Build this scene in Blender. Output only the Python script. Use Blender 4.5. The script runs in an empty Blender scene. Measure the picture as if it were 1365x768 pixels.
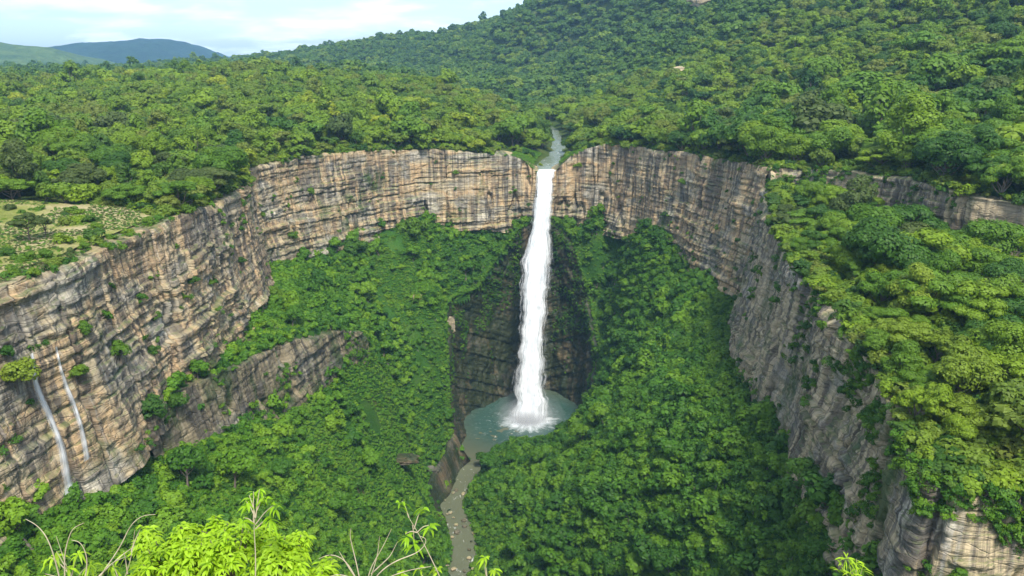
EXPOSURE = 1.22
HAZE = 1.05e-4
import bpy, math, random
import numpy as np
from mathutils import Vector
from mathutils.bvhtree import BVHTree

scene = bpy.context.scene
COL = scene.collection
R = math.radians
rng = np.random.default_rng(7)
random.seed(7)

# ------------------------------------------------------------------ camera
CAMZ = 168.0
PITCH = R(16.3)
FPX = 1071.0
cp_, sp_ = math.cos(PITCH), math.sin(PITCH)
cam_d = bpy.data.cameras.new("camera")
cam = bpy.data.objects.new("camera", cam_d)
COL.objects.link(cam)
cam.location = (0, 0, CAMZ)
cam.rotation_euler = (math.pi / 2 - PITCH, 0, 0)
cam_d.sensor_width = 36
cam_d.lens = FPX / 1365 * 36
cam_d.clip_start = 0.2
cam_d.clip_end = 40000
scene.camera = cam

def project(P):
    """world points -> (u, v, depth) in the 1365 x 768 frame"""
    P = np.asarray(P, float)
    x, y, z = P[..., 0], P[..., 1], P[..., 2] - CAMZ
    d = y * cp_ - z * sp_
    up = y * sp_ + z * cp_
    d = np.where(np.abs(d) < 1e-6, 1e-6, d)
    return 682.5 + x / d * FPX, 384 - up / d * FPX, d

# ------------------------------------------------------------------ noise
def _hash(ix, iy, iz, seed):
    h = (ix.astype(np.int64) * 374761393 + iy.astype(np.int64) * 668265263 + iz.astype(np.int64) * 2147483647 + seed * 974711) & 0xFFFFFFFF
    h = ((h ^ (h >> 13)) * 1274126177) & 0xFFFFFFFF
    h = ((h ^ (h >> 16)) * 2246822519) & 0xFFFFFFFF
    return ((h ^ (h >> 15)) & 0xFFFFFF) / float(0xFFFFFF)

def noise(x, y=0.0, z=0.0, seed=0):
    x, y, z = np.broadcast_arrays(np.asarray(x, float), np.asarray(y, float), np.asarray(z, float))
    ix, iy, iz = np.floor(x), np.floor(y), np.floor(z)
    fx, fy, fz = x - ix, y - iy, z - iz
    fx, fy, fz = [f * f * (3 - 2 * f) for f in (fx, fy, fz)]
    r = 0
    for a in (0, 1):
        for b in (0, 1):
            for c in (0, 1):
                w = (fx if a else 1 - fx) * (fy if b else 1 - fy) * (fz if c else 1 - fz)
                r = r + w * _hash(ix + a, iy + b, iz + c, seed)
    return r * 2 - 1

def fbm(x, y=0.0, z=0.0, o=4, seed=0):
    r, a, f, t = 0, 1.0, 1.0, 0
    for i in range(o):
        r = r + a * noise(np.asarray(x) * f, np.asarray(y) * f, np.asarray(z) * f, seed + i * 17)
        t += a; a *= .5; f *= 2.03
    return r / t

def sstep(a, b, x):
    t = np.clip((x - a) / (b - a), 0, 1)
    return t * t * (3 - 2 * t)

# ------------------------------------------------------------------ object helpers
def tag(o, label=None, cat=None, group=None, kind=None):
    if label: o["label"] = label
    if cat: o["category"] = cat
    if group: o["group"] = group
    if kind: o["kind"] = kind
    return o

def mesh_np(name, verts, faces, mat=None, uvs=None, smooth=False):
    """verts (N,3), faces (M,k) arrays -> mesh"""
    me = bpy.data.meshes.new(name)
    verts = np.asarray(verts, np.float32); faces = np.asarray(faces, np.int32)
    n, k = faces.shape
    me.vertices.add(len(verts)); me.vertices.foreach_set("co", verts.ravel())
    me.loops.add(n * k); me.loops.foreach_set("vertex_index", faces.ravel())
    me.polygons.add(n)
    me.polygons.foreach_set("loop_start", np.arange(0, n * k, k, dtype=np.int32))
    me.polygons.foreach_set("loop_total", np.full(n, k, np.int32))
    if smooth: me.polygons.foreach_set("use_smooth", np.ones(n, bool))
    if uvs is not None:
        l = me.uv_layers.new(name="UVMap")
        l.data.foreach_set("uv", np.asarray(uvs, np.float32)[faces.ravel()].ravel())
    me.update(calc_edges=True)
    if mat: me.materials.append(mat)
    return me

def add_obj(name, me, parent=None, loc=None):
    o = bpy.data.objects.new(name, me)
    COL.objects.link(o)
    if parent: o.parent = parent
    if loc is not None: o.location = loc
    return o

def empty(name, loc=(0, 0, 0)):
    o = bpy.data.objects.new(name, None); COL.objects.link(o); o.location = loc
    o.empty_display_size = .5
    return o

def grid_faces(nr, nc):
    i = np.arange((nr - 1) * (nc - 1)); r, c = i // (nc - 1), i % (nc - 1)
    a = r * nc + c
    return np.stack([a, a + 1, a + nc + 1, a + nc], 1)

def tube(path, rad, nseg=7):
    """tapered tube along a polyline -> verts, faces"""
    path = np.asarray(path, float); n = len(path)
    t = np.gradient(path, axis=0); t /= np.linalg.norm(t, axis=1)[:, None] + 1e-9
    ref = np.array([1.0, 0, 0]) if abs(t[0][0]) < .8 else np.array([0, 1.0, 0])
    V = []
    for i in range(n):
        a = np.cross(t[i], ref); a /= np.linalg.norm(a) + 1e-9
        b = np.cross(t[i], a)
        ref = -np.cross(t[i], a) if False else ref
        ang = np.arange(nseg) / nseg * 2 * np.pi
        V.append(path[i] + rad[i] * (np.cos(ang)[:, None] * a + np.sin(ang)[:, None] * b))
    F = []
    for i in range(n - 1):
        for j in range(nseg):
            k = (j + 1) % nseg
            F.append((i * nseg + j, i * nseg + k, (i + 1) * nseg + k, (i + 1) * nseg + j))
    return np.concatenate(V), np.array(F)

def merge(parts):
    V, F, o = [], [], 0
    for v, f in parts:
        V.append(v); F.append(np.asarray(f) + o); o += len(v)
    return np.concatenate(V), np.concatenate(F)

# ------------------------------------------------------------------ node helpers
class NT:
    def __init__(s, mat):
        mat.use_nodes = True
        s.nt = mat.node_tree; s.nt.nodes.clear()
    def n(s, t, **kw):
        nd = s.nt.nodes.new(t)
        ins = kw.pop("ins", {})
        for k, v in kw.items(): setattr(nd, k, v)
        for k, v in ins.items():
            if isinstance(v, bpy.types.NodeSocket): s.nt.links.new(v, nd.inputs[k])
            else: nd.inputs[k].default_value = v
        return nd
    def math(s, op, a, b=0.0, clamp=False):
        return s.n("ShaderNodeMath", operation=op, use_clamp=clamp, ins={0: a, 1: b}).outputs[0]
    def mapping(s, vec, scale, loc=(0, 0, 0)):
        return s.n("ShaderNodeMapping", ins={"Vector": vec, "Scale": scale, "Location": loc}).outputs[0]
    def noise(s, vec, scale, detail=4, rough=.5, dist=0.0):
        return s.n("ShaderNodeTexNoise", ins={"Vector": vec, "Scale": scale, "Detail": detail, "Roughness": rough, "Distortion": dist}).outputs[0]
    def ramp(s, fac, stops, interp="LINEAR"):
        nd = s.n("ShaderNodeValToRGB", ins={0: fac}); cr = nd.color_ramp; cr.interpolation = interp
        while len(cr.elements) < len(stops): cr.elements.new(.5)
        for e, (p, c) in zip(cr.elements, stops):
            e.position = p
            e.color = (c, c, c, 1) if isinstance(c, (int, float)) else (*c, 1)
        return nd.outputs[0]
    def mix(s, f, a, b, bt="MIX"):
        nd = s.n("ShaderNodeMix", data_type="RGBA", blend_type=bt)
        for i, v in ((0, f), (6, a), (7, b)):
            if isinstance(v, bpy.types.NodeSocket): s.nt.links.new(v, nd.inputs[i])
            else: nd.inputs[i].default_value = (*v, 1) if isinstance(v, tuple) and len(v) == 3 else v
        return nd.outputs[2]
    def out(s, surf=None, vol=None):
        o = s.n("ShaderNodeOutputMaterial")
        if surf: s.nt.links.new(surf, o.inputs[0])
        if vol: s.nt.links.new(vol, o.inputs[1])
        return o

def leaf_mat(name, cols, trans=.34, patch=0.0, rough=.55):
    """leaf colour picked per plant, varied from leaf to leaf and over wide patches of the wood"""
    m = bpy.data.materials.new(name); t = NT(m)
    oi = t.n("ShaderNodeObjectInfo")
    n = len(cols)
    stops = [(i / (n - 1), c) for i, c in enumerate(cols)]
    r = oi.outputs["Random"]
    geo = t.n("ShaderNodeNewGeometry")
    if patch:
        pn = t.noise(geo.outputs["Position"], 0.012, 2)
        pn = t.math("MULTIPLY", t.math("SUBTRACT", pn, .5), patch * 2)
        r = t.math("ADD", r, pn, clamp=True)
    c = t.ramp(r, stops)
    v = t.math("ADD", t.math("MULTIPLY", geo.outputs["Random Per Island"], .42), .79)
    c = t.mix(1.0, c, t.n("ShaderNodeCombineColor", ins={0: v, 1: v, 2: v}).outputs[0], "MULTIPLY")
    d = t.n("ShaderNodeBsdfPrincipled", ins={"Base Color": c, "Roughness": rough, "Specular IOR Level": .22})
    tc = t.mix(1.0, c, (1.25, 1.25, .5), "MULTIPLY")
    tr = t.n("ShaderNodeBsdfTranslucent", ins={"Color": tc})
    mx = t.n("ShaderNodeMixShader", ins={0: trans, 1: d.outputs[0], 2: tr.outputs[0]})
    t.out(mx.outputs[0])
    return m

DARKG, MIDG, FRESH, YELG, OLIVE = (.058, .12, .012), (.115, .20, .013), (.175, .265, .013), (.25, .30, .016), (.14, .175, .024)
M_forest = leaf_mat("forest_leaves", [DARKG, MIDG, OLIVE, MIDG, FRESH, MIDG, YELG], patch=.38)
M_hill = leaf_mat("hill_leaves", [(.042, .095, .018), (.055, .12, .018), (.085, .165, .016), (.06, .13, .02), (.105, .185, .02), (.145, .215, .02)], patch=.3)
M_slope = leaf_mat("right_slope_leaves", [DARKG, (.03, .085, .013), MIDG, OLIVE, MIDG, FRESH, (.11, .17, .018)], patch=.3)
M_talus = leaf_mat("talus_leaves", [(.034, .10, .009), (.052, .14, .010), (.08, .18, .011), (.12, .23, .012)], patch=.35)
M_talus_l = leaf_mat("sunny_talus_leaves", [(.035, .11, .009), (.065, .165, .010), (.10, .22, .012), (.15, .27, .014)], patch=.45)  # lighter copy of the talus leaves, sunlight on the left slope painted in
M_tuft = leaf_mat("ground_cover_leaves", [(.06, .17, .012), (.09, .21, .014), (.14, .25, .018)], patch=.5)
M_dark = leaf_mat("dark_leaves", [(.04, .105, .011), (.055, .13, .012)])
M_mid = leaf_mat("green_leaves", [(.08, .17, .012), (.115, .205, .013)])
M_fresh = leaf_mat("fresh_leaves", [(.13, .22, .012), (.17, .26, .014)])
M_yel = leaf_mat("yellow_green_leaves", [(.14, .21, .015), (.18, .25, .02)])
M_olive = leaf_mat("olive_leaves", [(.06, .095, .02), (.085, .12, .025)])
M_lime = leaf_mat("lime_leaves", [(.21, .39, .014), (.27, .44, .018), (.33, .48, .02)], trans=.4, rough=.45)

def bark_mat(name, a, b):
    m = bpy.data.materials.new(name); t = NT(m)
    tc = t.n("ShaderNodeTexCoord")
    nz = t.noise(t.mapping(tc.outputs["Object"], (6, 6, 1.2)), 2.0, 5)
    c = t.ramp(nz, [(.3, a), (.7, b)])
    bp = t.n("ShaderNodeBump", ins={"Height": nz, "Strength": .5, "Distance": .05})
    t.out(t.n("ShaderNodeBsdfPrincipled", ins={"Base Color": c, "Roughness": .85, "Normal": bp.outputs[0]}).outputs[0])
    return m
M_bark = bark_mat("bark", (.07, .055, .04), (.17, .14, .11))
M_twig = bark_mat("pale_twig_bark", (.30, .25, .16), (.50, .44, .30))

def rock_mat(name, wet=0.0, moss=.5, uv=True, streak=1.0, warm=.5):
    m = bpy.data.materials.new(name); t = NT(m)
    geo = t.n("ShaderNodeNewGeometry")
    pos = geo.outputs["Position"]
    vec = t.n("ShaderNodeTexCoord").outputs["UV"] if uv else pos
    def aniso(sx, sz): return t.mapping(vec, (sx, sz, 1) if uv else (sx, sx, sz))
    big = t.noise(t.mapping(pos, (.045, .045, .07)), 1.0, 5, .6)
    tan_, org, gry, pal = (.31, .25, .175), (.33, .225, .135), (.20, .18, .16), (.41, .37, .32)
    c = t.ramp(big, [(.30, gry), (.42, tan_), (.50, org if warm > .45 else tan_), (.55, tan_), (.60, gry), (.67, pal), (.76, gry)])
    # blocks and blotches
    med = t.noise(t.mapping(pos, (.35, .35, .6)), 1.0, 6, .65)
    c = t.mix(.42, c, t.ramp(med, [(.3, .35), (.5, .62), (.72, 1.0)]), "MULTIPLY")
    c = t.mix(1.0, c, (1.72, 1.70, 1.50), "MULTIPLY")
    # thin beds
    bed = t.noise(aniso(.02, .95), 1.0, 6, .7)
    c = t.mix(.62, c, t.ramp(bed, [(.34, .28), (.40, .9), (.5, 1.0), (.60, .95), (.64, .4), (.68, 1.0)]), "MULTIPLY")
    vo = t.n("ShaderNodeTexVoronoi", feature="DISTANCE_TO_EDGE", ins={"Vector": t.mix(.22, aniso(.28, .75), t.n("ShaderNodeTexNoise", ins={"Vector": vec, "Scale": .5, "Detail": 5.0}).outputs[1]), "Scale": 1.0}).outputs[0]
    crk = t.ramp(vo, [(.0, 0.0), (.05, 1.0)])
    crm = t.ramp(t.noise(pos, .14, 4), [(.42, 0.0), (.58, 1.0)])
    c = t.mix(t.math("MULTIPLY", t.math("SUBTRACT", 1.0, crk), t.math("MULTIPLY", crm, .42)), c, (.05, .042, .036))
    fb = t.noise(aniso(.05, 3.2), 1.0, 4, .7)
    c = t.mix(.6, c, t.ramp(fb, [(.36, .45), (.46, 1.0), (.6, 1.0), (.68, .6)]), "MULTIPLY")
    # dark vertical water stains
    st = t.noise(aniso(.42, .028), 1.0, 6, .68, .3)
    mk = t.noise(aniso(.045, .05), 1.0, 3)
    f = t.math("MULTIPLY", t.ramp(st, [(.45, 0.0), (.54, 1.0)]), t.ramp(mk, [(.34, .35), (.50, 1.0)]))
    f = t.math("MULTIPLY", f, .78 * streak)
    c = t.mix(f, c, (.060, .054, .050))
    st3 = t.noise(t.mapping(vec, (1.5, .05, 1) if uv else (1.5, 1.5, .05), (11, 5, 0)), 1.0, 5, .7, .2)
    c = t.mix(.52 * streak, c, t.ramp(st3, [(.36, .30), (.46, .85), (.54, 1.0), (.64, 1.25)]), "MULTIPLY")
    # pale lime streaks
    st2 = t.noise(t.mapping(vec, (1.3, .05, 1) if uv else (1.3, 1.3, .05), (40, 3, 0)), 1.0, 4, .6)
    c = t.mix(t.math("MULTIPLY", t.ramp(st2, [(.56, 0.0), (.70, 1.0)]), .38 * streak), c, (.44, .42, .38))
    # upward facing ledges carry moss and grass
    nz = t.n("ShaderNodeSeparateXYZ", ins={0: geo.outputs["True Normal"]}).outputs[2]
    gn = t.noise(pos, .25, 4)
    up = t.math("MULTIPLY", t.ramp(nz, [(.45, 0.0), (.8, 1.0)]), t.ramp(gn, [(.32, .1), (.55, 1.0)]))
    grs = t.ramp(t.noise(pos, .12, 3), [(.35, (.04, .09, .015)), (.52, (.10, .13, .03)), (.62, (.27, .23, .11)), (.72, (.36, .31, .2))])
    c = t.mix(t.math("MULTIPLY", up, .6), c, grs)
    if moss:
        ms = t.noise(t.mapping(pos, (.09, .09, .05)), 1.0, 6, .7)
        c = t.mix(t.math("MULTIPLY", t.ramp(ms, [(.60 - .16 * moss, 0.0), (.70 - .14 * moss, 1.0)]), .85), c, (.035, .07, .014))
    if wet: c = t.mix(wet, c, (.16, .18, .16), "MULTIPLY")
    hgt = t.math("ADD", t.math("MULTIPLY", med, 1.0), t.math("ADD", t.math("ADD", t.math("MULTIPLY", bed, .8), t.math("ADD", t.math("MULTIPLY", crk, .3), t.math("MULTIPLY", fb, .35))), t.math("MULTIPLY", st, .6)))
    bp = t.n("ShaderNodeBump", ins={"Height": hgt, "Strength": .7, "Distance": .7})
    t.out(t.n("ShaderNodeBsdfPrincipled", ins={"Base Color": c, "Roughness": .55 if wet else .88, "Specular IOR Level": .3, "Normal": bp.outputs[0]}).outputs[0])
    return m
M_rock = rock_mat("cliff_rock", moss=.15)
M_rock_r = rock_mat("cliff_rock_grey", moss=.45, warm=.4, streak=1.0)
M_rock_low = rock_mat("lower_cliff_rock", moss=.6, streak=1.0, wet=.45, warm=.3)
M_wet = rock_mat("wet_shaded_gorge_rock", wet=.8, moss=1.45, streak=.7)  # wet rock, darkened further to put the bowl's shade into the colour
M_boulder = rock_mat("boulder_rock", uv=False, moss=.0, streak=.3, warm=0)

M_brown2 = rock_mat("brown_slope_rock", uv=False, moss=.8, streak=.6, wet=.75)
def ground_mat(name, cols, sc=.08, fine=1.6):
    m = bpy.data.materials.new(name); t = NT(m)
    pos = t.n("ShaderNodeNewGeometry").outputs["Position"]
    a = t.noise(pos, sc, 5, .6)
    c = t.ramp(a, cols)
    b = t.noise(pos, fine, 5, .7)
    c = t.mix(.7, c, t.ramp(b, [(.3, .45), (.7, 1.15)]), "MULTIPLY")
    bp = t.n("ShaderNodeBump", ins={"Height": b, "Strength": 1.0, "Distance": .6 * 1.6 / fine})
    t.out(t.n("ShaderNodeBsdfPrincipled", ins={"Base Color": c, "Roughness": .95, "Specular IOR Level": .1, "Normal": bp.outputs[0]}).outputs[0])
    return m
M_ground = ground_mat("plateau_ground", [(.35, (.03, .06, .012)), (.55, (.06, .09, .018)), (.7, (.10, .11, .03))])
M_talusg = ground_mat("talus_ground", [(.3, (.02, .06, .010)), (.5, (.04, .11, .014)), (.66, (.07, .13, .02)), (.76, (.16, .12, .06))])

# ------------------------------------------------------------------ terrain functions
def tps(pts):
    P = np.array(pts, float); X = P[:, :2] / 100; n = len(P)
    d = np.linalg.norm(X[:, None] - X[None], axis=2)
    K = np.where(d > 0, d * d * np.log(d + 1e-12), 0) + np.eye(n) * 2e-4
    A = np.zeros((n + 3, n + 3)); A[:n, :n] = K; A[:n, n] = 1; A[:n, n + 1:] = X
    A[n, :n] = 1; A[n + 1:, :n] = X.T
    w = np.linalg.solve(A, np.concatenate([P[:, 2], np.zeros(3)]))
    def f(x, y):
        x = np.asarray(x, float); y = np.asarray(y, float); sh = x.shape
        q = np.stack([x.ravel(), y.ravel()], 1) / 100
        r = np.empty(len(q))
        for i in range(0, len(q), 20000):
            qq = q[i:i + 20000]
            dd = np.sqrt(((qq[:, None] - X[None]) ** 2).sum(2))
            r[i:i + 20000] = (np.where(dd > 0, dd * dd * np.log(dd + 1e-12), 0) @ w[:n]) + w[n] + qq @ w[n + 1:]
        return r.reshape(sh)
    return f

def resample(pts, step, smooth=0):
    P = np.array(pts, float)
    s = np.concatenate([[0], np.cumsum(np.linalg.norm(np.diff(P[:, :2], axis=0), axis=1))])
    n = max(2, int(s[-1] / step)); q = np.linspace(0, s[-1], n)
    Q = np.stack([np.interp(q, s, P[:, k]) for k in range(P.shape[1])], 1)
    for _ in range(smooth):
        Q[1:-1] = .25 * Q[:-2] + .5 * Q[1:-1] + .25 * Q[2:]
    return Q, q

# rim of each wall: x, y, rim height, foot height, batter (how far the foot stands out)
WALL_L = [(-96, 40, 130, 86, 6), (-92, 80, 130, 88, 6), (-86, 130, 130, 91, 6), (-83, 148, 130, 92, 7), (-81, 187, 129.5, 92, 6), (-82, 225, 128.5, 91, 4),
          (-84, 262, 128, 90, 3), (-95, 276, 128, 90, 3), (-94, 300, 128, 89, 4), (-88, 313, 128, 88, 5), (-76, 336, 128, 88, 5), (-60, 355, 127, 90, 3),
          (-42, 368, 126, 93, 2), (-14, 373, 124, 92, 2), (0, 378, 122, 89, 1), (6, 378, 120, 86, 0), (9.5, 377, 115, 84, -3), (12, 377, 114.6, 84, -5), (20, 377, 114.6, 84, -6),
          (22.5, 378, 117, 84, -5), (29, 379, 123, 86, -3), (34, 377, 125, 87, 1), (44, 372, 128, 90, 3), (60, 343, 129, 91, 3), (72, 320, 129.5, 90, 4), (79, 299, 130, 87, 6),
          (86, 269, 131, 85, 8)]
WALL_R1 = [(86, 269, 131, 85, 8), (79, 245, 128, 84, 8), (70, 215, 124, 84, 7), (66, 190, 122, 84, 6), (63, 170, 121, 84, 6), (62, 145, 120, 84, 6), (59, 122, 118, 86, 5), (55, 103, 115, 86, 4),
           (55.5, 96, 114.5, 88, 3), (60, 92.5, 114, 92, 3), (72, 90, 114.5, 94, 2), (100, 84, 116, 96, 2), (150, 60, 118, 98, 2)]
WALL_R2 = [(86, 269, 131, 125, 1), (96, 266, 130.5, 121, 1), (106, 250, 132.5, 119, 2), (112, 232, 134, 117, 2), (112, 212, 134, 116, 2), (116, 201, 133.5, 116, 2), (124, 192, 133, 116, 2),
           (150, 165, 132, 119, 2), (190, 120, 134, 118, 2), (240, 60, 136, 116, 2)]
WALL_L2 = [(-79, 158, 95.5, 82, 4), (-75, 170, 94.5, 80, 4), (-72.5, 193, 90.5, 75, 4), (-68, 212, 88, 70, 4), (-64, 230, 85, 67, 4), (-58, 250, 80.5, 65, 3), (-54, 264, 75, 64, 2), (-53, 274, 69.5, 63, 1), (-54, 282, 66, 62, 0)]
BOWL_TOP = [(-25, 308, 8), (-27, 315, 34), (-28, 322, 57), (-30, 335, 61), (-28, 350, 61), (-17, 361, 62), (-8, 368, 74), (3, 373, 88), (12, 378, 92), (20, 378, 92), (28, 374, 85), (37, 366, 58), (41, 350, 36), (38, 338, 16), (32, 330, 4)]
BOWL_BOT = [(-20, 309), (-21, 315), (-22, 322), (-23, 335), (-22, 348), (-16, 363), (-8, 373), (2, 383), (11, 387), (20, 385), (27, 377), (32, 364), (32, 350), (29, 341), (26, 335)]

def insetp(w, d):
    """points offset d metres towards the gorge from a wall's rim (walls run anticlockwise round the gorge seen from the left bank)"""
    P = np.array(w, float)[:, :2]; t = np.gradient(P, axis=0); t /= np.linalg.norm(t, axis=1)[:, None]
    return P + np.stack([t[:, 1], -t[:, 0]], 1) * d

# inner slopes of the gorge
RIVER = [(14, 356), (2, 338), (-10, 322), (-17, 305), (-21, 288), (-24, 274), (-20, 262), (-17, 248), (-17, 231), (-14, 205), (-4, 180), (10, 150), (30, 120)]
ct = []
for w in (WALL_L, WALL_R1):
    a = insetp(w, 6); b = insetp(w, -14)
    for i, p in enumerate(w):
        if w is WALL_L and 13 <= i <= 21: continue
        if w is WALL_L and 3 <= i <= 5:
            ct.append((b[i][0], b[i][1], 86)); continue
        ct.append((a[i][0], a[i][1], p[3] - 1)); ct.append((b[i][0], b[i][1], p[3] + 4))
for x, y, z in BOWL_TOP[2:-1]: ct.append((x, y, z))
for x, y in RIVER[2:]:
    ct += [(x, y, -3), (x - 8, y, 4), (x + 8, y, 3.5)]
ct += [(0, 355, -4), (10, 340, -4), (20, 350, -3), (-10, 335, -4)]
for p, q in zip(WALL_L2, insetp(WALL_L2, 2)): ct.append((q[0], q[1], p[3] + 1))
ct += [(44, 392, 84), (30, 390, 84), (14, 398, 82), (0, 392, 84), (-14, 386, 87), (-40, 400, 90), (44, 366, 72), (52, 356, 84), (32, 377, 84), (-2, 377, 85), (-12, 372, 86), (0, 60, 70), (-50, 60, 85), (50, 60, 90), (0, 0, 90), (90, 40, 95), (-90, 0, 90),
       (20, 200, 42), (18, 240, 31), (22, 280, 28), (27, 310, 16), (42, 312, 40), (-45, 300, 42), (-50, 330, 66), (-44, 352, 84), (-40, 260, 32), (12, 318, 3), (20, 326, 2), (46, 332, 56)]
_T = tps(ct)
TERR = [(p[0] - .8, p[1]) for p in WALL_L2] + [(-58, 300), (-75, 330), (-110, 330), (-110, 150), (-85, 150)]
tt = [(p[0], p[1], p[2]) for p in WALL_L2] + [(p[0] + 5, p[1], p[3] - 1) for p in WALL_L[3:10]] + [(p[0] - 12, p[1], p[3] + 3) for p in WALL_L[3:10]]
tt += [(-52, 285, 70), (-56, 300, 76), (-66, 318, 82), (-72, 280, 82), (-76, 318, 87)]
_TT = tps(tt)
def T(x, y):
    z = _T(x, y)
    x = np.asarray(x, float); y = np.asarray(y, float)
    zt = _TT(x, y)
    w = sstep(300, 268, y)
    z = np.where(inside(x, y, TERR), np.maximum(z, z * (1 - w) + zt * w), z)
    rv = np.array(RIVER, float)
    d = polydist(x, y, rv)
    amp = sstep(6, 22, d)
    z = z + amp * (2.2 * fbm(np.asarray(x) / 22, np.asarray(y) / 22, seed=3) + .9 * fbm(np.asarray(x) / 6, np.asarray(y) / 6, seed=5))
    # terraces that break the slope
    return z

def polydist(x, y, P, closed=False):
    x = np.asarray(x, float); y = np.asarray(y, float)
    q = np.stack([x.ravel(), y.ravel()], 1); r = np.full(len(q), 1e9)
    A = P[:-1, :2]; B = P[1:, :2]
    for a, b in zip(A, B):
        ab = b - a; t = np.clip(((q - a) @ ab) / (ab @ ab + 1e-9), 0, 1)
        r = np.minimum(r, np.linalg.norm(q - a - t[:, None] * ab, axis=1))
    return r.reshape(x.shape)

def inside(x, y, P):
    x = np.asarray(x, float); y = np.asarray(y, float); r = np.zeros(x.shape, bool)
    P = np.array(P, float)[:, :2]
    for i in range(len(P)):
        x1, y1 = P[i]; x2, y2 = P[(i + 1) % len(P)]
        if y1 == y2: continue
        c = (y1 > y) != (y2 > y)
        r ^= c & (x < (x2 - x1) * (y - y1) / (y2 - y1) + x1)
    return r

POLY_OUT = np.array([p[:2] for p in WALL_L[:-1]] + [p[:2] for p in WALL_R2] + [(300, -200), (-140, -200)], float)
EDGE_OUT = np.array([p[:2] for p in WALL_L[:-1]] + [p[:2] for p in WALL_R2], float)
POLY_IN = np.array([p[:2] for p in WALL_L[:-1]] + [p[:2] for p in WALL_R1] + [(200, -100), (-140, -100)], float)
EDGE_R1 = np.array([p[:2] for p in WALL_R1], float)

# upper country: plateau on the left, valley of the upper river, hills on the right and behind
ch = []
for w in (WALL_L[:-1], WALL_R2):
    for p, q in zip(w, insetp(w, -4)):
        ch.append((q[0], q[1], p[2]))
UPRIV = [(16, 376), (17, 392), (20, 410), (24, 430), (26, 455), (27, 480), (28, 505), (28, 530), (24, 560), (0, 600), (-30, 660)]
for i, (x, y) in enumerate(UPRIV[1:]):
    zz = 115.5 + i * .5
    ch += [(x, y, zz - 1), (x - 9, y, zz + 2.5), (x + 9, y, zz + 2.5)]
ch += [(-130, 150, 132), (-200, 150, 134), (-200, 300, 135), (-130, 260, 133), (-150, 420, 137), (-60, 430, 131), (-20, 430, 126), (-30, 480, 131), (-90, 520, 139), (-43, 570, 139), (-10, 520, 126), (-510, 800, 141), (-250, 800, 141),
       (-100, 700, 139), (-400, 500, 138), (-350, 200, 137), (-600, 400, 138), (-900, 900, 138), (-300, 1050, 130), (-120, 900, 136),
       (38, 700, 122), (18, 1100, 214), (-227, 1400, 182), (-400, 1500, 158), (-584, 1700, 136), (-900, 1900, 126), (145, 1000, 258), (410, 700, 262), (155, 330, 146), (162, 260, 143), (270, 450, 187),
       (134, 470, 149), (196, 700, 202), (101, 600, 145), (141, 850, 197), (45, 450, 125), (87, 1000, 178), (14, 900, 140), (-85, 1150, 153), (-197, 1200, 140), (90, 420, 133), (75, 380, 130),
       (60, 520, 129), (250, 300, 165), (300, 180, 160), (500, 400, 240), (700, 900, 330), (0, 1500, 215), (-400, 1900, 150), (300, 1400, 320), (240, 90, 140), (600, 100, 200)]
_H = tps(ch)
def H(x, y):
    z = _H(x, y)
    d = polydist(x, y, EDGE_OUT)
    dr = polydist(x, y, np.array(UPRIV, float))
    a = sstep(8, 60, d) * sstep(10, 60, dr)
    x = np.asarray(x, float); y = np.asarray(y, float)
    far = sstep(500, 1300, y)
    return z + a * ((4 + 10 * far) * fbm(x / 90, y / 90, seed=11) + 1.2 * fbm(x / 25, y / 25, seed=12))

cs = []
for p, q in list(zip(WALL_R1, insetp(WALL_R1, -3)))[1:]: cs.append((q[0], q[1], p[2]))
for p, q in zip(WALL_R2, insetp(WALL_R2, 3)): cs.append((q[0], q[1], p[3]))
cs += [(80, 130, 120), (90, 170, 120), (100, 110, 119), (85, 105, 116.5), (130, 100, 119)]
_S = tps(cs)
def S(x, y):
    return _S(x, y) + .8 * fbm(np.asarray(x) / 9, np.asarray(y) / 9, seed=21)

# ------------------------------------------------------------------ terrain meshes
BVH = []
def terrain(name, f, xs, ys, keep, mat, label=None):
    X, Y = np.meshgrid(xs, ys)
    Z = f(X, Y)
    V = np.stack([X.ravel(), Y.ravel(), Z.ravel()], 1)
    Fc = grid_faces(len(ys), len(xs))
    c = V[Fc].mean(1)
    Fc = Fc[keep(c[:, 0], c[:, 1])]
    me = mesh_np(name, V, Fc, mat, smooth=True)
    o = add_obj(name, me); tag(o, label, kind="structure")
    BVH.append(BVHTree.FromPolygons(V.tolist(), Fc.tolist()))
    return o

def graded(a, b, s0, g, c=None):
    """samples from a to b whose spacing grows away from c"""
    c = a if c is None else c
    out = [c]; x = c; s = s0
    while x < b: x += s; s *= g; out.append(x)
    x = c; s = s0
    while x > a: x -= s; s *= g; out.insert(0, x)
    return np.array(out)

SCALE_H = terrain("plateau_terrain", H, graded(-1600, 1100, 2.2, 1.012, 20), graded(-40, 2100, 2.2, 1.012, 330),
    lambda x, y: (~inside(x, y, POLY_OUT)) & (polydist(x, y, EDGE_OUT) > 4), M_ground)
terrain("shelf_terrain", S, np.arange(50, 260, 1.5), np.arange(50, 285, 1.5),
    lambda x, y: (~inside(x, y, POLY_IN)) & (polydist(x, y, EDGE_R1) > 3) & (inside(x, y, POLY_OUT) | (polydist(x, y, EDGE_OUT) < 6)), M_ground)
BOWLP = np.array([p[:2] for p in BOWL_TOP], float)
terrain("gorge_slope", T, np.arange(-112, 170, 1.1), np.arange(5, 402, 1.1),
    lambda x, y: ~inside(x, y, BOWLP * np.array([.985, 1.0]) + np.array([0, 0])), M_talusg)
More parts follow.
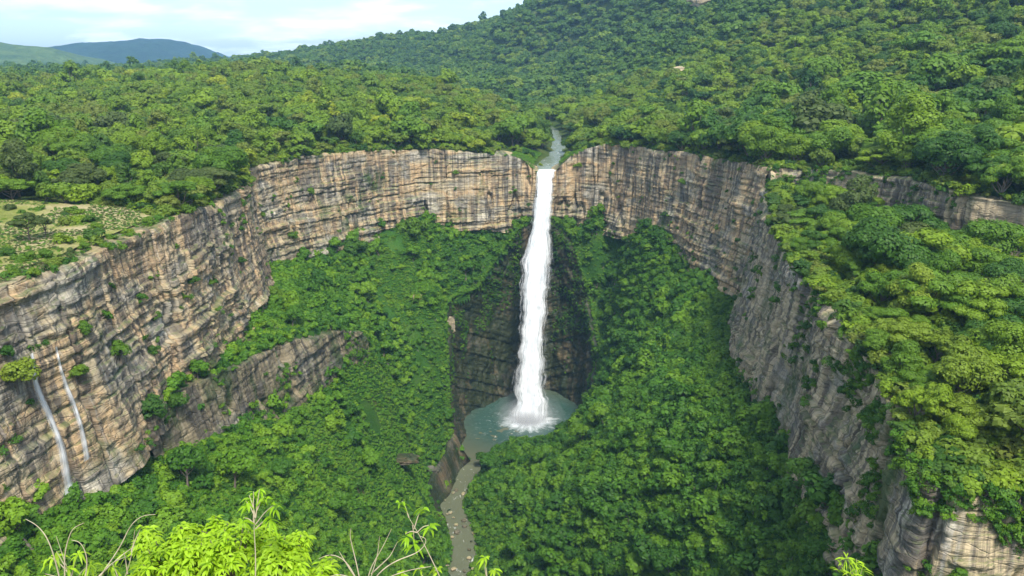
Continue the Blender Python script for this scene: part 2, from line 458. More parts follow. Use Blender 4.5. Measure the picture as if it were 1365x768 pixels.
# everything else out to the horizon
far = add_obj("ground", mesh_np("ground", [(-30000, -30000, 60), (30000, -30000, 60), (30000, 30000, 60), (-30000, 30000, 60)], [(0, 1, 2, 3)], M_ground))
tag(far, kind="structure")
# trim the sheet out of the gorge: ring around it
me = far.data; me.clear_geometry()
A = [(-30000, -30000), (30000, -30000), (30000, 30000), (-30000, 30000)]; B = [(-105, 6), (165, 6), (165, 395), (-105, 395)]
me.from_pydata([(x, y, 60) for x, y in A] + [(x, y, 60) for x, y in B], [], [(i, (i + 1) % 4, 4 + (i + 1) % 4, 4 + i) for i in range(4)])

# ------------------------------------------------------------------ cliffs
def beds(z, s, seed, th=2.2):
    """stepped profile: hard beds stand proud, soft beds are cut back"""
    zz = z + 1.6 * fbm(s / 45, seed=seed) + .25 * fbm(s / 6, z / 3, seed=seed + 1)
    k = zz / th + .6 * noise(zz / 7, seed=seed + 2)
    i = np.floor(k); f = k - i
    a = _hash(i, i * 0, i * 0, seed); b = _hash(i + 1, i * 0, i * 0, seed)
    edge = sstep(.90, 1.0, f)
    return (a * (1 - edge) + b * edge) - .55 * np.exp(-((f - .9) / .07) ** 2), i

def curtain(name, W, back_f, mat, label, seed, res=.38, rough=1.0, cap=12, extra=4, joints=1.0):
    Q, s = resample(W, res, 14)
    t = np.gradient(Q[:, :2], axis=0)
    for _ in range(12): t[1:-1] = .25 * t[:-2] + .5 * t[1:-1] + .25 * t[2:]
    t /= np.linalg.norm(t, axis=1)[:, None]
    nrm = np.stack([t[:, 1], -t[:, 0]], 1)
    nz = int(max(Q[:, 2] - Q[:, 3]) / res) + 1
    rows, uvs = [], []
    top = Q[:, 2] + .9 * fbm(s / 14, seed=seed + 7, o=3) + .35 * fbm(s / 2.5, seed=seed + 8, o=3)
    bot = Q[:, 3] - extra
    big = (2.6 * fbm(s / 26, seed=seed, o=3)) * rough
    for r in range(nz + 1):
        h = r / nz
        z = top + (bot - top) * h
        bd, bi = beds(z, s, seed + 30)
        jt = np.abs(fbm(s / 7.5 + .15 * fbm(z / 9, s / 9, seed=seed + 3), z / 60, seed=seed + 4, o=3))
        cell = np.floor(s / 6.5 + bi * .37 + .9 * noise(z / 2.0, s / 7, seed=seed + 5))
        blk = _hash(cell, bi, bi * 0, seed + 6)
        massive = .25 + 1.0 * sstep(-.25, .35, fbm(s / 34, z / 9, seed=seed + 70, o=2))
        bd2, bi2 = beds(z, s, seed + 60, .75)
        c2 = np.floor(s / 5.3 + bi2 * .71 + .8 * noise(s / 9, z / 3, seed=seed + 62)); blk2 = _hash(c2, bi2, bi2 * 0, seed + 61)
        d = Q[:, 4] * h ** 1.2 + big * (.6 + .4 * h) + rough * (.95 * bd * massive + .25 * bd2 + .75 * (blk - .5) * (blk2 > .3) * (.4 + .6 * massive) + .2 * (blk2 - .5) - joints * 2.0 * np.exp(-(jt / .035) ** 2) + 1.5 * fbm(s / 10, z / 24, seed=seed + 9) + .30 * fbm(s / 1.4, z / 1.2, seed=seed + 10))
        d = d * sstep(0, .05, h + .02)
        rows.append(np.stack([Q[:, 0] + nrm[:, 0] * d, Q[:, 1] + nrm[:, 1] * d, z], 1))
        uvs.append(np.stack([s, z], 1))
    caps = []; cu = []
    for j, back in enumerate((0.5, 1.4, 3, 5.5, 9, cap)):
        x = Q[:, 0] - nrm[:, 0] * back; y = Q[:, 1] - nrm[:, 1] * back
        g = back_f(x, y) + .4
        w = sstep(0, 6, back)
        z = top * (1 - w) + g * w + .35 * fbm(x / 2.2, y / 2.2, seed=seed + 11)
        if j == 5: z -= .6
        caps.append(np.stack([x, y, z], 1)); cu.append(np.stack([s, z + back], 1))
    V = np.concatenate(caps[::-1] + rows); U = np.concatenate(cu[::-1] + uvs)
    nr = len(caps) + len(rows)
    F = grid_faces(nr, len(s))
    me = mesh_np(name, V, F[:, ::-1], mat, U)
    o = add_obj(name, me); tag(o, label, kind="structure")
    BVH.append(BVHTree.FromPolygons(V.tolist(), F.tolist()))
    return o, rows, nrm, s

cl, rowsL, nrmL, sL = curtain("cliff_main", WALL_L, H, M_rock, "long banded sandstone cliff curving round the back of the gorge behind the falls", 100)
cr, rowsR, nrmR, sR = curtain("cliff_right", WALL_R1, lambda x, y: np.where(inside(x, y, POLY_OUT), S(x, y), H(x, y)), M_rock_r, "tall grey and tan cliff face below the wooded shelf on the right", 200, rough=1.15)
_, rowsU, nrmU, sU = curtain("cliff_upper_right", WALL_R2, H, M_rock_r, "low upper cliff band behind the trees of the right shelf", 300, rough=.8)
_, rowsM, nrmM, sM = curtain("cliff_lower_left", WALL_L2, T, M_rock_low, "lower rock step half way down the left slope", 400, rough=.8, cap=5)

M_brown = rock_mat("brown_bank_rock", moss=1.0, streak=.8, wet=.85)
BANK = [(-26, 310, 13, -2, 1), (-27, 300, 10, -2, 2), (-30, 288, 10, -2, 3), (-33, 276, 8, -2, 3), (-31, 264, 5, -2, 2), (-27, 256, 2, -2, 2)]
curtain("cliff_river_bank", BANK, T, M_brown, "low brown rock bank on the left of the lower river", 450, rough=.8, cap=4, extra=1)
# plunge bowl below the falls
def bowl():
    n = 420
    A = np.array(BOWL_TOP, float); B = np.array(BOWL_BOT, float)
    AB = np.concatenate([A, B], 1)
    Q, s = resample(AB, 150 / n, 16)
    nr = 190; rows = []; uv = []
    c = np.array([4, 350.0])
    for r in range(nr + 1):
        h = r / nr
        g = h ** .8
        xy = Q[:, :2] * (1 - g) + Q[:, 3:5] * g
        z = Q[:, 2] * (1 - h) + (-3) * h
        Aw = sstep(0, .3, np.sin(np.pi * np.arange(len(s)) / len(s)))
        dr = c - xy; dr /= np.linalg.norm(dr, axis=1)[:, None]
        bd, _ = beds(z * .8 - .42 * np.abs(s - s[-1] * .5) + 60, s, 555, 2.0)
        hol = -3.5 * np.sin(np.pi * h) ** 1.5 * (Q[:, 2] / 90)
        d = hol + .9 * bd + 3.2 * fbm(s / 13, z / 26, seed=51) + 1.1 * fbm(s / 3, z / 3, seed=52) - 1.0 * np.exp(-(fbm(s / 7, z / 50, seed=53) / .05) ** 2)
        d = d * sstep(0, .04, h)
        rows.append(np.stack([xy[:, 0] + dr[:, 0] * d, xy[:, 1] + dr[:, 1] * d, z], 1)); uv.append(np.stack([s, z], 1))
    # a mossy lip that laps on to the slope
    lip = []; lu = []
    for back in (.8, 2, 4):
        dr = Q[:, :2] - c; dr /= np.linalg.norm(dr, axis=1)[:, None]
        xy = Q[:, :2] + dr * back
        z = T(xy[:, 0], xy[:, 1]) + (.3 if back < 3 else -.6)
        w = back / 4
        z = np.minimum(z, Q[:, 2] + 3) * w + Q[:, 2] * (1 - w)
        lip.append(np.column_stack([xy, z])); lu.append(np.stack([s, z], 1))
    V = np.concatenate(lip[::-1] + rows)
    F = grid_faces(len(lip) + len(rows), len(s))
    me = mesh_np("cliff_plunge_bowl", V, F[:, ::-1], M_wet, np.concatenate(lu[::-1] + uv))
    o = add_obj("cliff_plunge_bowl", me); tag(o, "dark wet mossy rock bowl around the plunge pool", kind="structure")
    BVH.append(BVHTree.FromPolygons(V.tolist(), F.tolist()))
bowl()
# ceiling of the undercut behind the falls
xs = np.linspace(-3, 34, 60); ys = np.linspace(378.5, 394, 30); X, Y = np.meshgrid(xs, ys)
Z = 90 + 2.5 * fbm(X / 7, Y / 7, seed=61) + 6 * sstep(372, 386, Y) * 0
tag(add_obj("cliff_undercut_roof", mesh_np("cliff_undercut_roof", np.stack([X.ravel(), Y.ravel(), Z.ravel()], 1), grid_faces(30, 60), M_wet, np.stack([X.ravel(), Y.ravel()], 1))),
    "dark roof of the hollow behind the head of the falls", kind="structure")

def ray_down(x, y, z0=400):
    best = None
    for b in BVH:
        h = b.ray_cast(Vector((x, y, z0)), Vector((0, 0, -1)))
        if h[0] is not None and (best is None or h[0].z > best): best = h[0].z
    return best

def visible(p, slack=1.0):
    o = Vector((0, 0, CAMZ)); d = Vector(p) - o; L = d.length; d.normalize()
    for b in BVH:
        h = b.ray_cast(o, d, L - slack)
        if h[0] is not None: return False
    return True

def pixel_hit(u, v):
    d = Vector(((u - 682.5), FPX * cp_ + (384 - v) * sp_, -FPX * sp_ + (384 - v) * cp_)).normalized()
    best = None
    for b in BVH:
        h = b.ray_cast(Vector((0, 0, CAMZ)), d)
        if h[0] is not None and (best is None or h[3] < best[2]): best = (h[0], h[1], h[3])
    return best

# viewpoint headland under the camera
def headland():
    n = 90; rows = []; uv = []
    a = np.linspace(0, 2 * np.pi, n)
    for r, (rad, z) in enumerate([(.3, 160), (.7, 160), (.95, 159.8), (1, 159), (1.02, 152), (1.0, 144), (1.06, 130), (1.1, 110), (1.2, 90), (1.3, 60)]):
        k = 1 + .12 * fbm(np.cos(a) * 2, np.sin(a) * 2, z / 30, seed=71)
        rows.append(np.stack([np.cos(a) * 46 * rad * k, -29 + np.sin(a) * 34 * rad * k, z + .4 * noise(a * 9, z, seed=72)], 1)); uv.append(np.stack([a * 40, np.full(n, z)], 1))
    o = add_obj("cliff_headland", mesh_np("cliff_headland", np.concatenate(rows), grid_faces(len(rows), n), M_rock, np.concatenate(uv)))
    tag(o, "headland the picture is taken from", kind="structure")
headland()

# ------------------------------------------------------------------ far hills
M_farhill = ground_mat("cloud_shaded_hill_woods", [(.35, (.004, .020, .010)), (.65, (.014, .044, .018))], .02, .045)  # near-black greens: the cloud shadow on this hill is put into the colour
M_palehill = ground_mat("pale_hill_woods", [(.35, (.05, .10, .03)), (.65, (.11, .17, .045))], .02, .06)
def hill(name, prof, y0, depth, mat, label, base=60):
    """prof: (u, v) skyline of the hill at distance y0"""
    pr = []
    for u, v in prof:
        dy = FPX * cp_ + (384 - v) * sp_; dz = -FPX * sp_ + (384 - v) * cp_; t = y0 / dy
        pr.append(((u - 682.5) * t, CAMZ + dz * t))
    pr = np.array(pr); n = 260; m = 60
    xs = np.linspace(pr[0, 0], pr[-1, 0], n); zs = np.interp(xs, pr[:, 0], pr[:, 1])
    for _ in range(10): zs[1:-1] = .25 * zs[:-2] + .5 * zs[1:-1] + .25 * zs[2:]
    V = []
    for j in range(m):
        q = j / (m - 1) * 2 - 1
        f = np.cos(q * np.pi / 2) ** .8 if abs(q) < 1 else 0
        yy = y0 + q * depth
        X = xs; nn = fbm(X / 260, yy / 260, seed=81, o=5)
        V.append(np.stack([X, np.full(n, yy) + 60 * nn, base + (zs - base) * f * (1 + .22 * nn * (abs(q) > .1) * abs(q)) + depth * (.010 * fbm(X / 60, yy / 60, seed=83, o=4) + .012 * np.minimum(1, (zs - base) / 60) * fbm(X / 210, yy / 210, seed=84, o=3) * (abs(q) > .04))], 1))
    o = add_obj(name, mesh_np(name, np.concatenate(V), grid_faces(m, n), mat, smooth=True)); tag(o, label, kind="structure")
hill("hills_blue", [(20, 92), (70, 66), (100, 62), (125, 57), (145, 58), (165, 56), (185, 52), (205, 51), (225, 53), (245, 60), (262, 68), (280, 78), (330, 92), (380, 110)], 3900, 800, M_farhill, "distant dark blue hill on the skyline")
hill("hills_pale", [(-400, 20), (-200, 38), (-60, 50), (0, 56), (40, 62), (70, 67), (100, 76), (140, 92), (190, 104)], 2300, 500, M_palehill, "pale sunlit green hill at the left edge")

# ------------------------------------------------------------------ plants: prototypes
def leaves_at(P, N, size, seed, narrow=.6, fold=.25):
    """one folded rhombic leaf spray per point"""
    g = np.random.default_rng(seed); n = len(P)
    N = N / (np.linalg.norm(N, axis=1)[:, None] + 1e-9)
    a = g.normal(size=(n, 3)); a -= (a * N).sum(1)[:, None] * N; a /= np.linalg.norm(a, axis=1)[:, None] + 1e-9
    b = np.cross(N, a)
    s = size * g.uniform(.6, 1.4, n)[:, None]
    v0 = P - a * s * .5; v2 = P + a * s * .5 - N * s * .12
    v1 = P + b * s * narrow * .5 - N * s * fold * .5; v3 = P - b * s * narrow * .5 - N * s * fold * .5
    V = np.stack([v0, v1, v2, v3], 1).reshape(-1, 3)
    return V, np.arange(n * 4).reshape(n, 4)

def lobed(lobes, n, size, seed, up=.25, jitter=.36, narrow=.75):
    """lobes: (cx, cy, cz, r, squash) -> leaf faces spread over and inside the lobes, uneven outline, gaps"""
    g = np.random.default_rng(seed); L = np.array(lobes, float)
    w = L[:, 3] ** 2; w /= w.sum(); P = np.zeros((0, 3)); N = np.zeros((0, 3))
    while len(P) < n:
        m = int(n * 1.6); k = g.choice(len(L), m, p=w)
        d = g.normal(size=(m, 3)); d[:, 2] += up; d /= np.linalg.norm(d, axis=1)[:, None]
        ok = (d[:, 2] > -.35) | (g.random(m) < .25)
        lump = 1 + .22 * noise(d[:, 0] * 2.6 + k * 7.3, d[:, 1] * 2.6, d[:, 2] * 2.6, seed)
        rr = L[k, 3] * np.where(g.random(m) < .75, g.uniform(.82, 1.04, m), g.uniform(.35, .85, m)) * lump
        p = L[k, :3] + d * rr[:, None] * np.stack([np.ones(m), np.ones(m), L[k, 4]], 1)
        for i in range(len(L)):
            q = (p - L[i, :3]) / np.array([1, 1, L[i, 4]])
            ok &= ~((np.linalg.norm(q, axis=1) < .68 * L[i, 3]) & (k != i) & (g.random(m) < .9))
        ok &= noise(p[:, 0] * 1.1, p[:, 1] * 1.1, p[:, 2] * 1.1, seed + 3) > -.62
        nn = d / np.array([1, 1, .8]) + g.normal(size=(m, 3)) * jitter * .6
        nn[:, 2] += .25
        P = np.concatenate([P, p[ok]]); N = np.concatenate([N, nn[ok]])
    return leaves_at(P[:n], N[:n], size, seed + 9, narrow)

def tree_shape(kind, seed):
    """returns (lobes, trunk height to the crown's heart, crown radius) for a tree about 10 m tall"""
    g = random.Random(seed); L = []
    if kind == "dome":
        L.append((0, 0, 6.2, 2.9, .85))
        for i in range(13):
            a = g.uniform(0, 6.28); e = g.uniform(-.05, 1.25); r = 3.1
            L.append((math.cos(a) * math.cos(e) * r, math.sin(a) * math.cos(e) * r, 5.9 + math.sin(e) * 2.7, g.uniform(1.2, 2.0), g.uniform(.65, .85)))
        return L, 5.0
    if kind == "flat":
        for i in range(15):
            a = i * 2.4 + g.uniform(-.4, .4); r = 5.0 * math.sqrt((i + .5) / 15)
            L.append((math.cos(a) * r, math.sin(a) * r, 8.0 - .07 * r * r + g.uniform(-.7, .5), g.uniform(1.2, 2.0), g.uniform(.32, .5)))
        for i in range(5):
            a = i * 1.3 + g.uniform(-.4, .4); r = g.uniform(2, 4)
            L.append((math.cos(a) * r, math.sin(a) * r, 5.8 + g.uniform(-.6, .4), g.uniform(1.0, 1.5), .4))
        return L, 5.2
    if kind == "tall":
        for i in range(16):
            z = 4 + 7.0 * i / 15; r = 2.4 * math.sin(math.pi * (i + 3) / 19); a = g.uniform(0, 6.28)
            L.append((math.cos(a) * r, math.sin(a) * r, z, g.uniform(1.2, 1.9), g.uniform(.7, .9)))
        return L, 6.0
    if kind == "broken":
        for c in range(4):
            a = c * 1.6 + g.uniform(-.4, .4); r = g.uniform(1.8, 3.3); cz = g.uniform(5.0, 8.3)
            for i in range(5):
                b = g.uniform(0, 6.28)
                L.append((math.cos(a) * r + math.cos(b) * 1.1, math.sin(a) * r + math.sin(b) * 1.1, cz + g.uniform(-.6, .7), g.uniform(.9, 1.5), g.uniform(.5, .75)))
        return L, 4.2
    if kind == "bush":
        for i in range(11):
            a = g.uniform(0, 6.28); r = g.uniform(.2, 1.35)
            L.append((math.cos(a) * r, math.sin(a) * r, g.uniform(.7, 1.9) - .25 * r, g.uniform(.5, .95), g.uniform(.7, .95)))
        return L, .8
    if kind == "tuft":
        for i in range(5):
            a = g.uniform(0, 6.28); r = g.uniform(.1, .6)
            L.append((math.cos(a) * r, math.sin(a) * r, g.uniform(.15, .4), g.uniform(.3, .5), .7))
        return L, .2

def trunk_mesh(kind, lobes, hc, seed):
    g = random.Random(seed + 5); parts = []
    b = kind == "bush"
    r0 = .12 if b else .32
    h = hc
    lean = (g.uniform(-.4, .4) * h / 5, g.uniform(-.4, .4) * h / 5)
    path = [(0, 0, -1.2), (0, 0, 0), (lean[0] * .4, lean[1] * .4, h * .4), (lean[0], lean[1], h)]
    parts.append(tube(path, [r0 * 1.5, r0 * 1.15, r0 * .8, r0 * .55], 7))
    L = sorted(lobes, key=lambda l: -l[3])[:9]
    for l in L:
        z0 = h * g.uniform(.55, 1.0); s = np.array([lean[0] * z0 / h, lean[1] * z0 / h, z0]); e = np.array(l[:3])
        m = (s + e) / 2 + np.array([0, 0, -.08 * np.linalg.norm(e - s)])
        parts.append(tube([s, m, e, e + (e - m) * .3], [r0 * .45, r0 * .3, r0 * .16, r0 * .05], 5))
    return merge(parts)

PROTO = {}
def proto(kind, i, lod):
    key = (kind, i, lod)
    if key not in PROTO:
        seed = (abs(hash(kind)) % 97 if False else {"dome": 11, "flat": 23, "tall": 37, "broken": 51, "bush": 67, "tuft": 83}[kind]) * 10 + i
        L, hc = tree_shape(kind, seed)
        base = {"dome": (9000, 1900, 520), "flat": (8500, 1700, 480), "tall": (8000, 1700, 480), "broken": (8000, 1500, 450), "bush": (2600, 620, 200), "tuft": (200, 150, 50)}[kind][lod]
        size = {"dome": (.34, .70, 1.3), "flat": (.34, .70, 1.3), "tall": (.34, .68, 1.2), "broken": (.33, .68, 1.2), "bush": (.22, .42, .7), "tuft": (.20, .24, .5)}[kind][lod]
        V, F = lobed(L, base, size, seed)
        crown = mesh_np("%s_crown" % kind, V, F)
        crown.materials.append(M_mid)
        tv, tf = trunk_mesh(kind, L, hc, seed)
        tm = mesh_np("%s_trunk" % kind, tv, tf, M_bark, smooth=True)
        PROTO[key] = (crown, tm)
    return PROTO[key]

# ------------------------------------------------------------------ scatter as one object
def proto_collection(name, items):
    """items: list of (kind, variant, lod, material); each entry one object holding crown and trunk, kept out of the scene"""
    c = bpy.data.collections.new(name)
    for k, (kind, i, lod, mat) in enumerate(items):
        crown, tm = proto(kind, i, lod)
        n1, n2 = len(crown.vertices), len(tm.vertices)
        v1 = np.zeros(n1 * 3, np.float32); crown.vertices.foreach_get("co", v1)
        f1 = np.zeros(len(crown.loops), np.int32); crown.loops.foreach_get("vertex_index", f1)
        v2 = np.zeros(n2 * 3, np.float32); tm.vertices.foreach_get("co", v2)
        f2 = np.zeros(len(tm.loops), np.int32); tm.loops.foreach_get("vertex_index", f2)
        use_trunk = lod < 2 and kind not in ("tuft",)
        if use_trunk:
            V = np.concatenate([v1.reshape(-1, 3), v2.reshape(-1, 3)]); F = np.concatenate([f1.reshape(-1, 4), f2.reshape(-1, 4) + n1])
        else:
            V = v1.reshape(-1, 3); F = f1.reshape(-1, 4)
        me = mesh_np("%s_source" % kind, V, F, mat); me.materials.append(M_bark)
        mi = np.zeros(len(F), np.int32); mi[len(f1) // 4:] = 1
        me.polygons.foreach_set("material_index", mi)
        o = bpy.data.objects.new("%s_%02d" % (name, k), me)
        c.objects.link(o)
    return c

def scatter(name, pts, scale, idx, coll, label, cat=None, tilt=.08):
    n = len(pts)
    me = bpy.data.meshes.new(name); me.vertices.add(n); me.vertices.foreach_set("co", np.asarray(pts, np.float32).ravel())
    a = me.attributes.new("psc", "FLOAT_VECTOR", "POINT"); a.data.foreach_set("vector", np.asarray(scale, np.float32).ravel())
    rot = np.stack([rng.normal(0, tilt, n), rng.normal(0, tilt, n), rng.uniform(0, 6.283, n)], 1)
    a = me.attributes.new("prot", "FLOAT_VECTOR", "POINT"); a.data.foreach_set("vector", rot.astype(np.float32).ravel())
    a = me.attributes.new("pidx", "INT", "POINT"); a.data.foreach_set("value", np.asarray(idx, np.int32))
    o = add_obj(name, me)
    ng = bpy.data.node_groups.new(name + "_nodes", "GeometryNodeTree")
    ng.interface.new_socket("Geometry", in_out="INPUT", socket_type="NodeSocketGeometry")
    ng.interface.new_socket("Geometry", in_out="OUTPUT", socket_type="NodeSocketGeometry")
    N = ng.nodes; Lk = ng.links
    gi, go = N.new("NodeGroupInput"), N.new("NodeGroupOutput")
    ci = N.new("GeometryNodeCollectionInfo"); ci.inputs[0].default_value = coll; ci.inputs[1].default_value = True; ci.inputs[2].default_value = True
    iop = N.new("GeometryNodeInstanceOnPoints"); iop.inputs["Pick Instance"].default_value = True
    def att(nm, ty):
        q = N.new("GeometryNodeInputNamedAttribute"); q.data_type = ty; q.inputs[0].default_value = nm; return q.outputs[0]
    Lk.new(gi.outputs[0], iop.inputs["Points"]); Lk.new(ci.outputs[0], iop.inputs["Instance"])
    Lk.new(att("pidx", "INT"), iop.inputs["Instance Index"])
    e2r = N.new("FunctionNodeEulerToRotation"); Lk.new(att("prot", "FLOAT_VECTOR"), e2r.inputs[0])
    Lk.new(e2r.outputs[0], iop.inputs["Rotation"]); Lk.new(att("psc", "FLOAT_VECTOR"), iop.inputs["Scale"])
    Lk.new(iop.outputs[0], go.inputs[0])
    md = o.modifiers.new("scatter", "NODES"); md.node_group = ng
    tag(o, label, cat, kind="stuff")
    return o

def jitter_grid(x0, x1, y0, y1, sp):
    xs = np.arange(x0, x1, sp); ys = np.arange(y0, y1, sp * .87)
    X, Y = np.meshgrid(xs, ys); X = X + (np.arange(len(ys)) % 2)[:, None] * sp / 2
    n = X.size
    return X.ravel() + rng.uniform(-.38, .38, n) * sp, Y.ravel() + rng.uniform(-.38, .38, n) * sp

def in_view(x, y, z, m=160, mb=90):
    u, v, d = project(np.stack([x, y, z], 1))
    return (d > 5) & (u > -m) & (u < 1365 + m) & (v > -mb) & (v < 768 + mb)

# ---- the upper woods
EXEC_TREES = []      # (x, y, z, scale3, kind, variant, place)
pts = []
UP = np.array(UPRIV, float)
def wood(x0, x1, y0, y1, sp, f=H):
    x, y = jitter_grid(x0, x1, y0, y1, sp); z = f(x, y)
    return x, y, z
xa, ya, za = wood(-420, 420, 90, 620, 7.3)
k = (~inside(xa, ya, POLY_OUT)) & (polydist(xa, ya, EDGE_OUT) > 1.6) & in_view(xa, ya, za + 6)
k &= polydist(xa, ya, UP) > 8.2 + 2.5 * noise(ya / 12, seed=5)
# the dry grass clearing on the left rim
CLEAR = np.array([(-70, 100), (-80, 118), (-78, 150), (-78, 186), (-100, 202), (-135, 200), (-150, 178), (-160, 150), (-150, 120), (-120, 100)], float)
inclear = inside(xa, ya, CLEAR)
bare_lip = (ya < 412) & (xa > -12) & (xa < 34)
k &= ~bare_lip & ~inclear
xa, ya, za = xa[k], ya[k], za[k]
xb, yb, zb = wood(-1500, 1000, 620, 2050, 9.6)
k = in_view(xb, yb, zb + 6, 120, 60)
k &= ~((yb < 700) & (polydist(xb, yb, UP) < 8))
xb, yb, zb = xb[k], yb[k], zb[k]
# nearer trees thin out towards full crowns: alternate sizes
def mk_scale(n, lo, hi, hlo=.85, hhi=1.15):
    s = rng.uniform(lo, hi, n) * np.where(rng.random(n) < .10, 1.4, 1.0) * np.where(rng.random(n) < .3, .72, 1.0)
    return np.stack([s * rng.uniform(.9, 1.15, n), s * rng.uniform(.9, 1.15, n), s * rng.uniform(hlo, hhi, n)], 1)

# ------------------------------------------------------------------ water
def water_mat(name, col, rough=.12, foam_c=None, ripple=1.0):
    m = bpy.data.materials.new(name); t = NT(m)
    pos = t.n("ShaderNodeNewGeometry").outputs["Position"]
    c = t.mix(t.noise(pos, .06, 3), col, tuple(x * 1.35 for x in col))
    if foam_c is not None:
        dd = t.n('ShaderNodeVectorMath', operation='DISTANCE', ins={0: pos, 1: foam_c}).outputs['Value']
        c = t.mix(t.ramp(t.math('DIVIDE', dd, 60.0), [(.40, 0.0), (.72, 1.0)]), c, (.085, .092, .055))
    rg = rough
    n1 = t.noise(pos, .9, 4, .6); n2 = t.noise(t.mapping(pos, (1, .35, 1)), .5, 5, .65)
    if foam_c is not None:
        # foam thrown out from where the water lands
        d = t.n("ShaderNodeVectorMath", operation="DISTANCE", ins={0: pos, 1: foam_c}).outputs["Value"]
        sub = t.n("ShaderNodeVectorMath", operation="SUBTRACT", ins={0: pos, 1: foam_c}).outputs[0]
        sx = t.n("ShaderNodeSeparateXYZ", ins={0: sub})
        ang = t.math("ARCTAN2", sx.outputs[1], sx.outputs[0])
        rv = t.n("ShaderNodeCombineXYZ", ins={0: t.math("MULTIPLY", t.math("COSINE", ang), 3.0), 1: t.math("MULTIPLY", t.math("SINE", ang), 3.0), 2: t.math("MULTIPLY", d, .10)}).outputs[0]
        streak = t.noise(rv, 1.6, 6, .7)
        f = t.math("SUBTRACT", t.math("ADD", 1.15, t.math("MULTIPLY", t.math("SUBTRACT", streak, .5), 1.7)), t.math("DIVIDE", d, 12.5))
        f = t.ramp(f, [(.12, 0.0), (.75, 1.0)])
        f2 = t.math("MULTIPLY", t.ramp(t.noise(pos, .45, 7, .7, 1.0), [(.56, 0.0), (.66, 1.0)]), t.math("SUBTRACT", 1.0, t.math("DIVIDE", d, 34.0), clamp=True))
        f = t.math("MAXIMUM", f, t.math("MULTIPLY", f2, .35))
        c = t.mix(f, c, (.80, .84, .86))
        rg = t.math("ADD", rough, t.math("MULTIPLY", f, .6), clamp=True)
    else:
        sep = t.ramp(t.noise(t.mapping(pos, (.5, .22, 1)), 1.0, 7, .72, .8), [(.60, 0.0), (.68, 1.0)])
        c = t.mix(t.math("MULTIPLY", sep, .7), c, (.6, .62, .58))
    bp = t.n("ShaderNodeBump", ins={"Height": t.math("ADD", n1, n2), "Strength": .35 * ripple, "Distance": .5})
    t.out(t.n("ShaderNodeBsdfPrincipled", ins={"Base Color": c, "Roughness": rg, "IOR": 1.33, "Normal": bp.outputs[0]}).outputs[0])
    return m
IMPACT = (8.0, 349.0, 0.6)
M_pool = water_mat("pool_water", (.028, .062, .048), .2, IMPACT)
M_river = water_mat("river_water", (.085, .092, .055), .2)
M_upper = water_mat("upper_river_water", (.10, .125, .085), .18)
X, Y = np.meshgrid(np.arange(-34, 46, 1.0), np.arange(306, 395, 1.0))
tag(add_obj("pool_water", mesh_np("pool_water", np.stack([X.ravel(), Y.ravel(), .6 + .12 * noise(X.ravel() / 2.5, Y.ravel() / 2.5, seed=90)], 1), grid_faces(89, 80), M_pool, smooth=True)), "grey green plunge pool foaming under the falls", kind="structure")
def ribbon(name, path, width, zf, mat, label, drop=.0):
    Q, s = resample([(p[0], p[1], 0) for p in path], .8, 20)
    t_ = np.gradient(Q[:, :2], axis=0); t_ /= np.linalg.norm(t_, axis=1)[:, None]; n_ = np.stack([t_[:, 1], -t_[:, 0]], 1)
    m = 15; V = []
    for k in range(m):
        a = k / (m - 1) * 2 - 1
        w = width(s)
        xy = Q[:, :2] + n_ * (a * w)[:, None]
        V.append(np.column_stack([xy, zf(s, Q) + .10 * noise(xy[:, 0] / 1.5, xy[:, 1] / 1.5, seed=91)]))
    V = np.stack(V, 1).reshape(-1, 3)
    o = add_obj(name, mesh_np(name, V, grid_faces(len(s), m), mat, smooth=True)); tag(o, label, kind="structure"); return o
ribbon("river", RIVER[1:], lambda s: 14 + 0 * s, lambda s, Q: .55 - .004 * s, M_river, "shallow brown river leaving the plunge pool")
ribbon("upper_river", [(16, 376.5)] + UPRIV[1:], lambda s: 4.6 + .6 * sstep(0, 22, s) - 2.4 * sstep(40, 110, s) + .8 * noise(s / 9), lambda s, Q: 114.6 + .9 * sstep(0, 15, s) + .0235 * s, M_upper, "calm upper river running to the lip of the falls")

# waterfall: a twisting sheet of water with its own thickness, falling from the lip to the pool
def water_fall_mat(name, alpha_edge=True, dens=1.0):
    m = bpy.data.materials.new(name); t = NT(m)
    uv = t.n("ShaderNodeTexCoord").outputs["UV"]
    s = t.n("ShaderNodeSeparateXYZ", ins={0: uv})
    st = t.noise(t.mapping(uv, (15, .8, 1)), 1.0, 7, .68, .25)
    st2 = t.noise(t.mapping(uv, (32, 2.4, 1)), 1.0, 5, .7, .6)
    mixn = t.math("ADD", t.math("MULTIPLY", st, .6), t.math("MULTIPLY", st2, .4))
    c = t.ramp(mixn, [(.32, (.48, .56, .62)), (.43, (.76, .80, .84)), (.52, (.90, .92, .93))])
    d = t.n("ShaderNodeBsdfPrincipled", ins={"Base Color": c, "Roughness": .65, "Specular IOR Level": .3})
    tl = t.n("ShaderNodeBsdfTranslucent", ins={"Color": (.85, .9, .93, 1)})
    sh = t.n("ShaderNodeMixShader", ins={0: .35, 1: d.outputs[0], 2: tl.outputs[0]}).outputs[0]
    # edge: |u-0.5|
    e = t.math("MULTIPLY", t.math("ABSOLUTE", t.math("SUBTRACT", s.outputs[0], .5)), 2.0)
    a = t.math("ADD", t.math("SUBTRACT", 1.0, e), t.math("MULTIPLY", t.math("SUBTRACT", mixn, .5), 1.8))
    a = t.ramp(t.math("MULTIPLY", a, dens), [(.10, 0.0), (.42, 1.0)])
    tr = t.n("ShaderNodeBsdfTransparent")
    t.out(t.n("ShaderNodeMixShader", ins={0: a, 1: tr.outputs[0], 2: sh}).outputs[0])
    return m
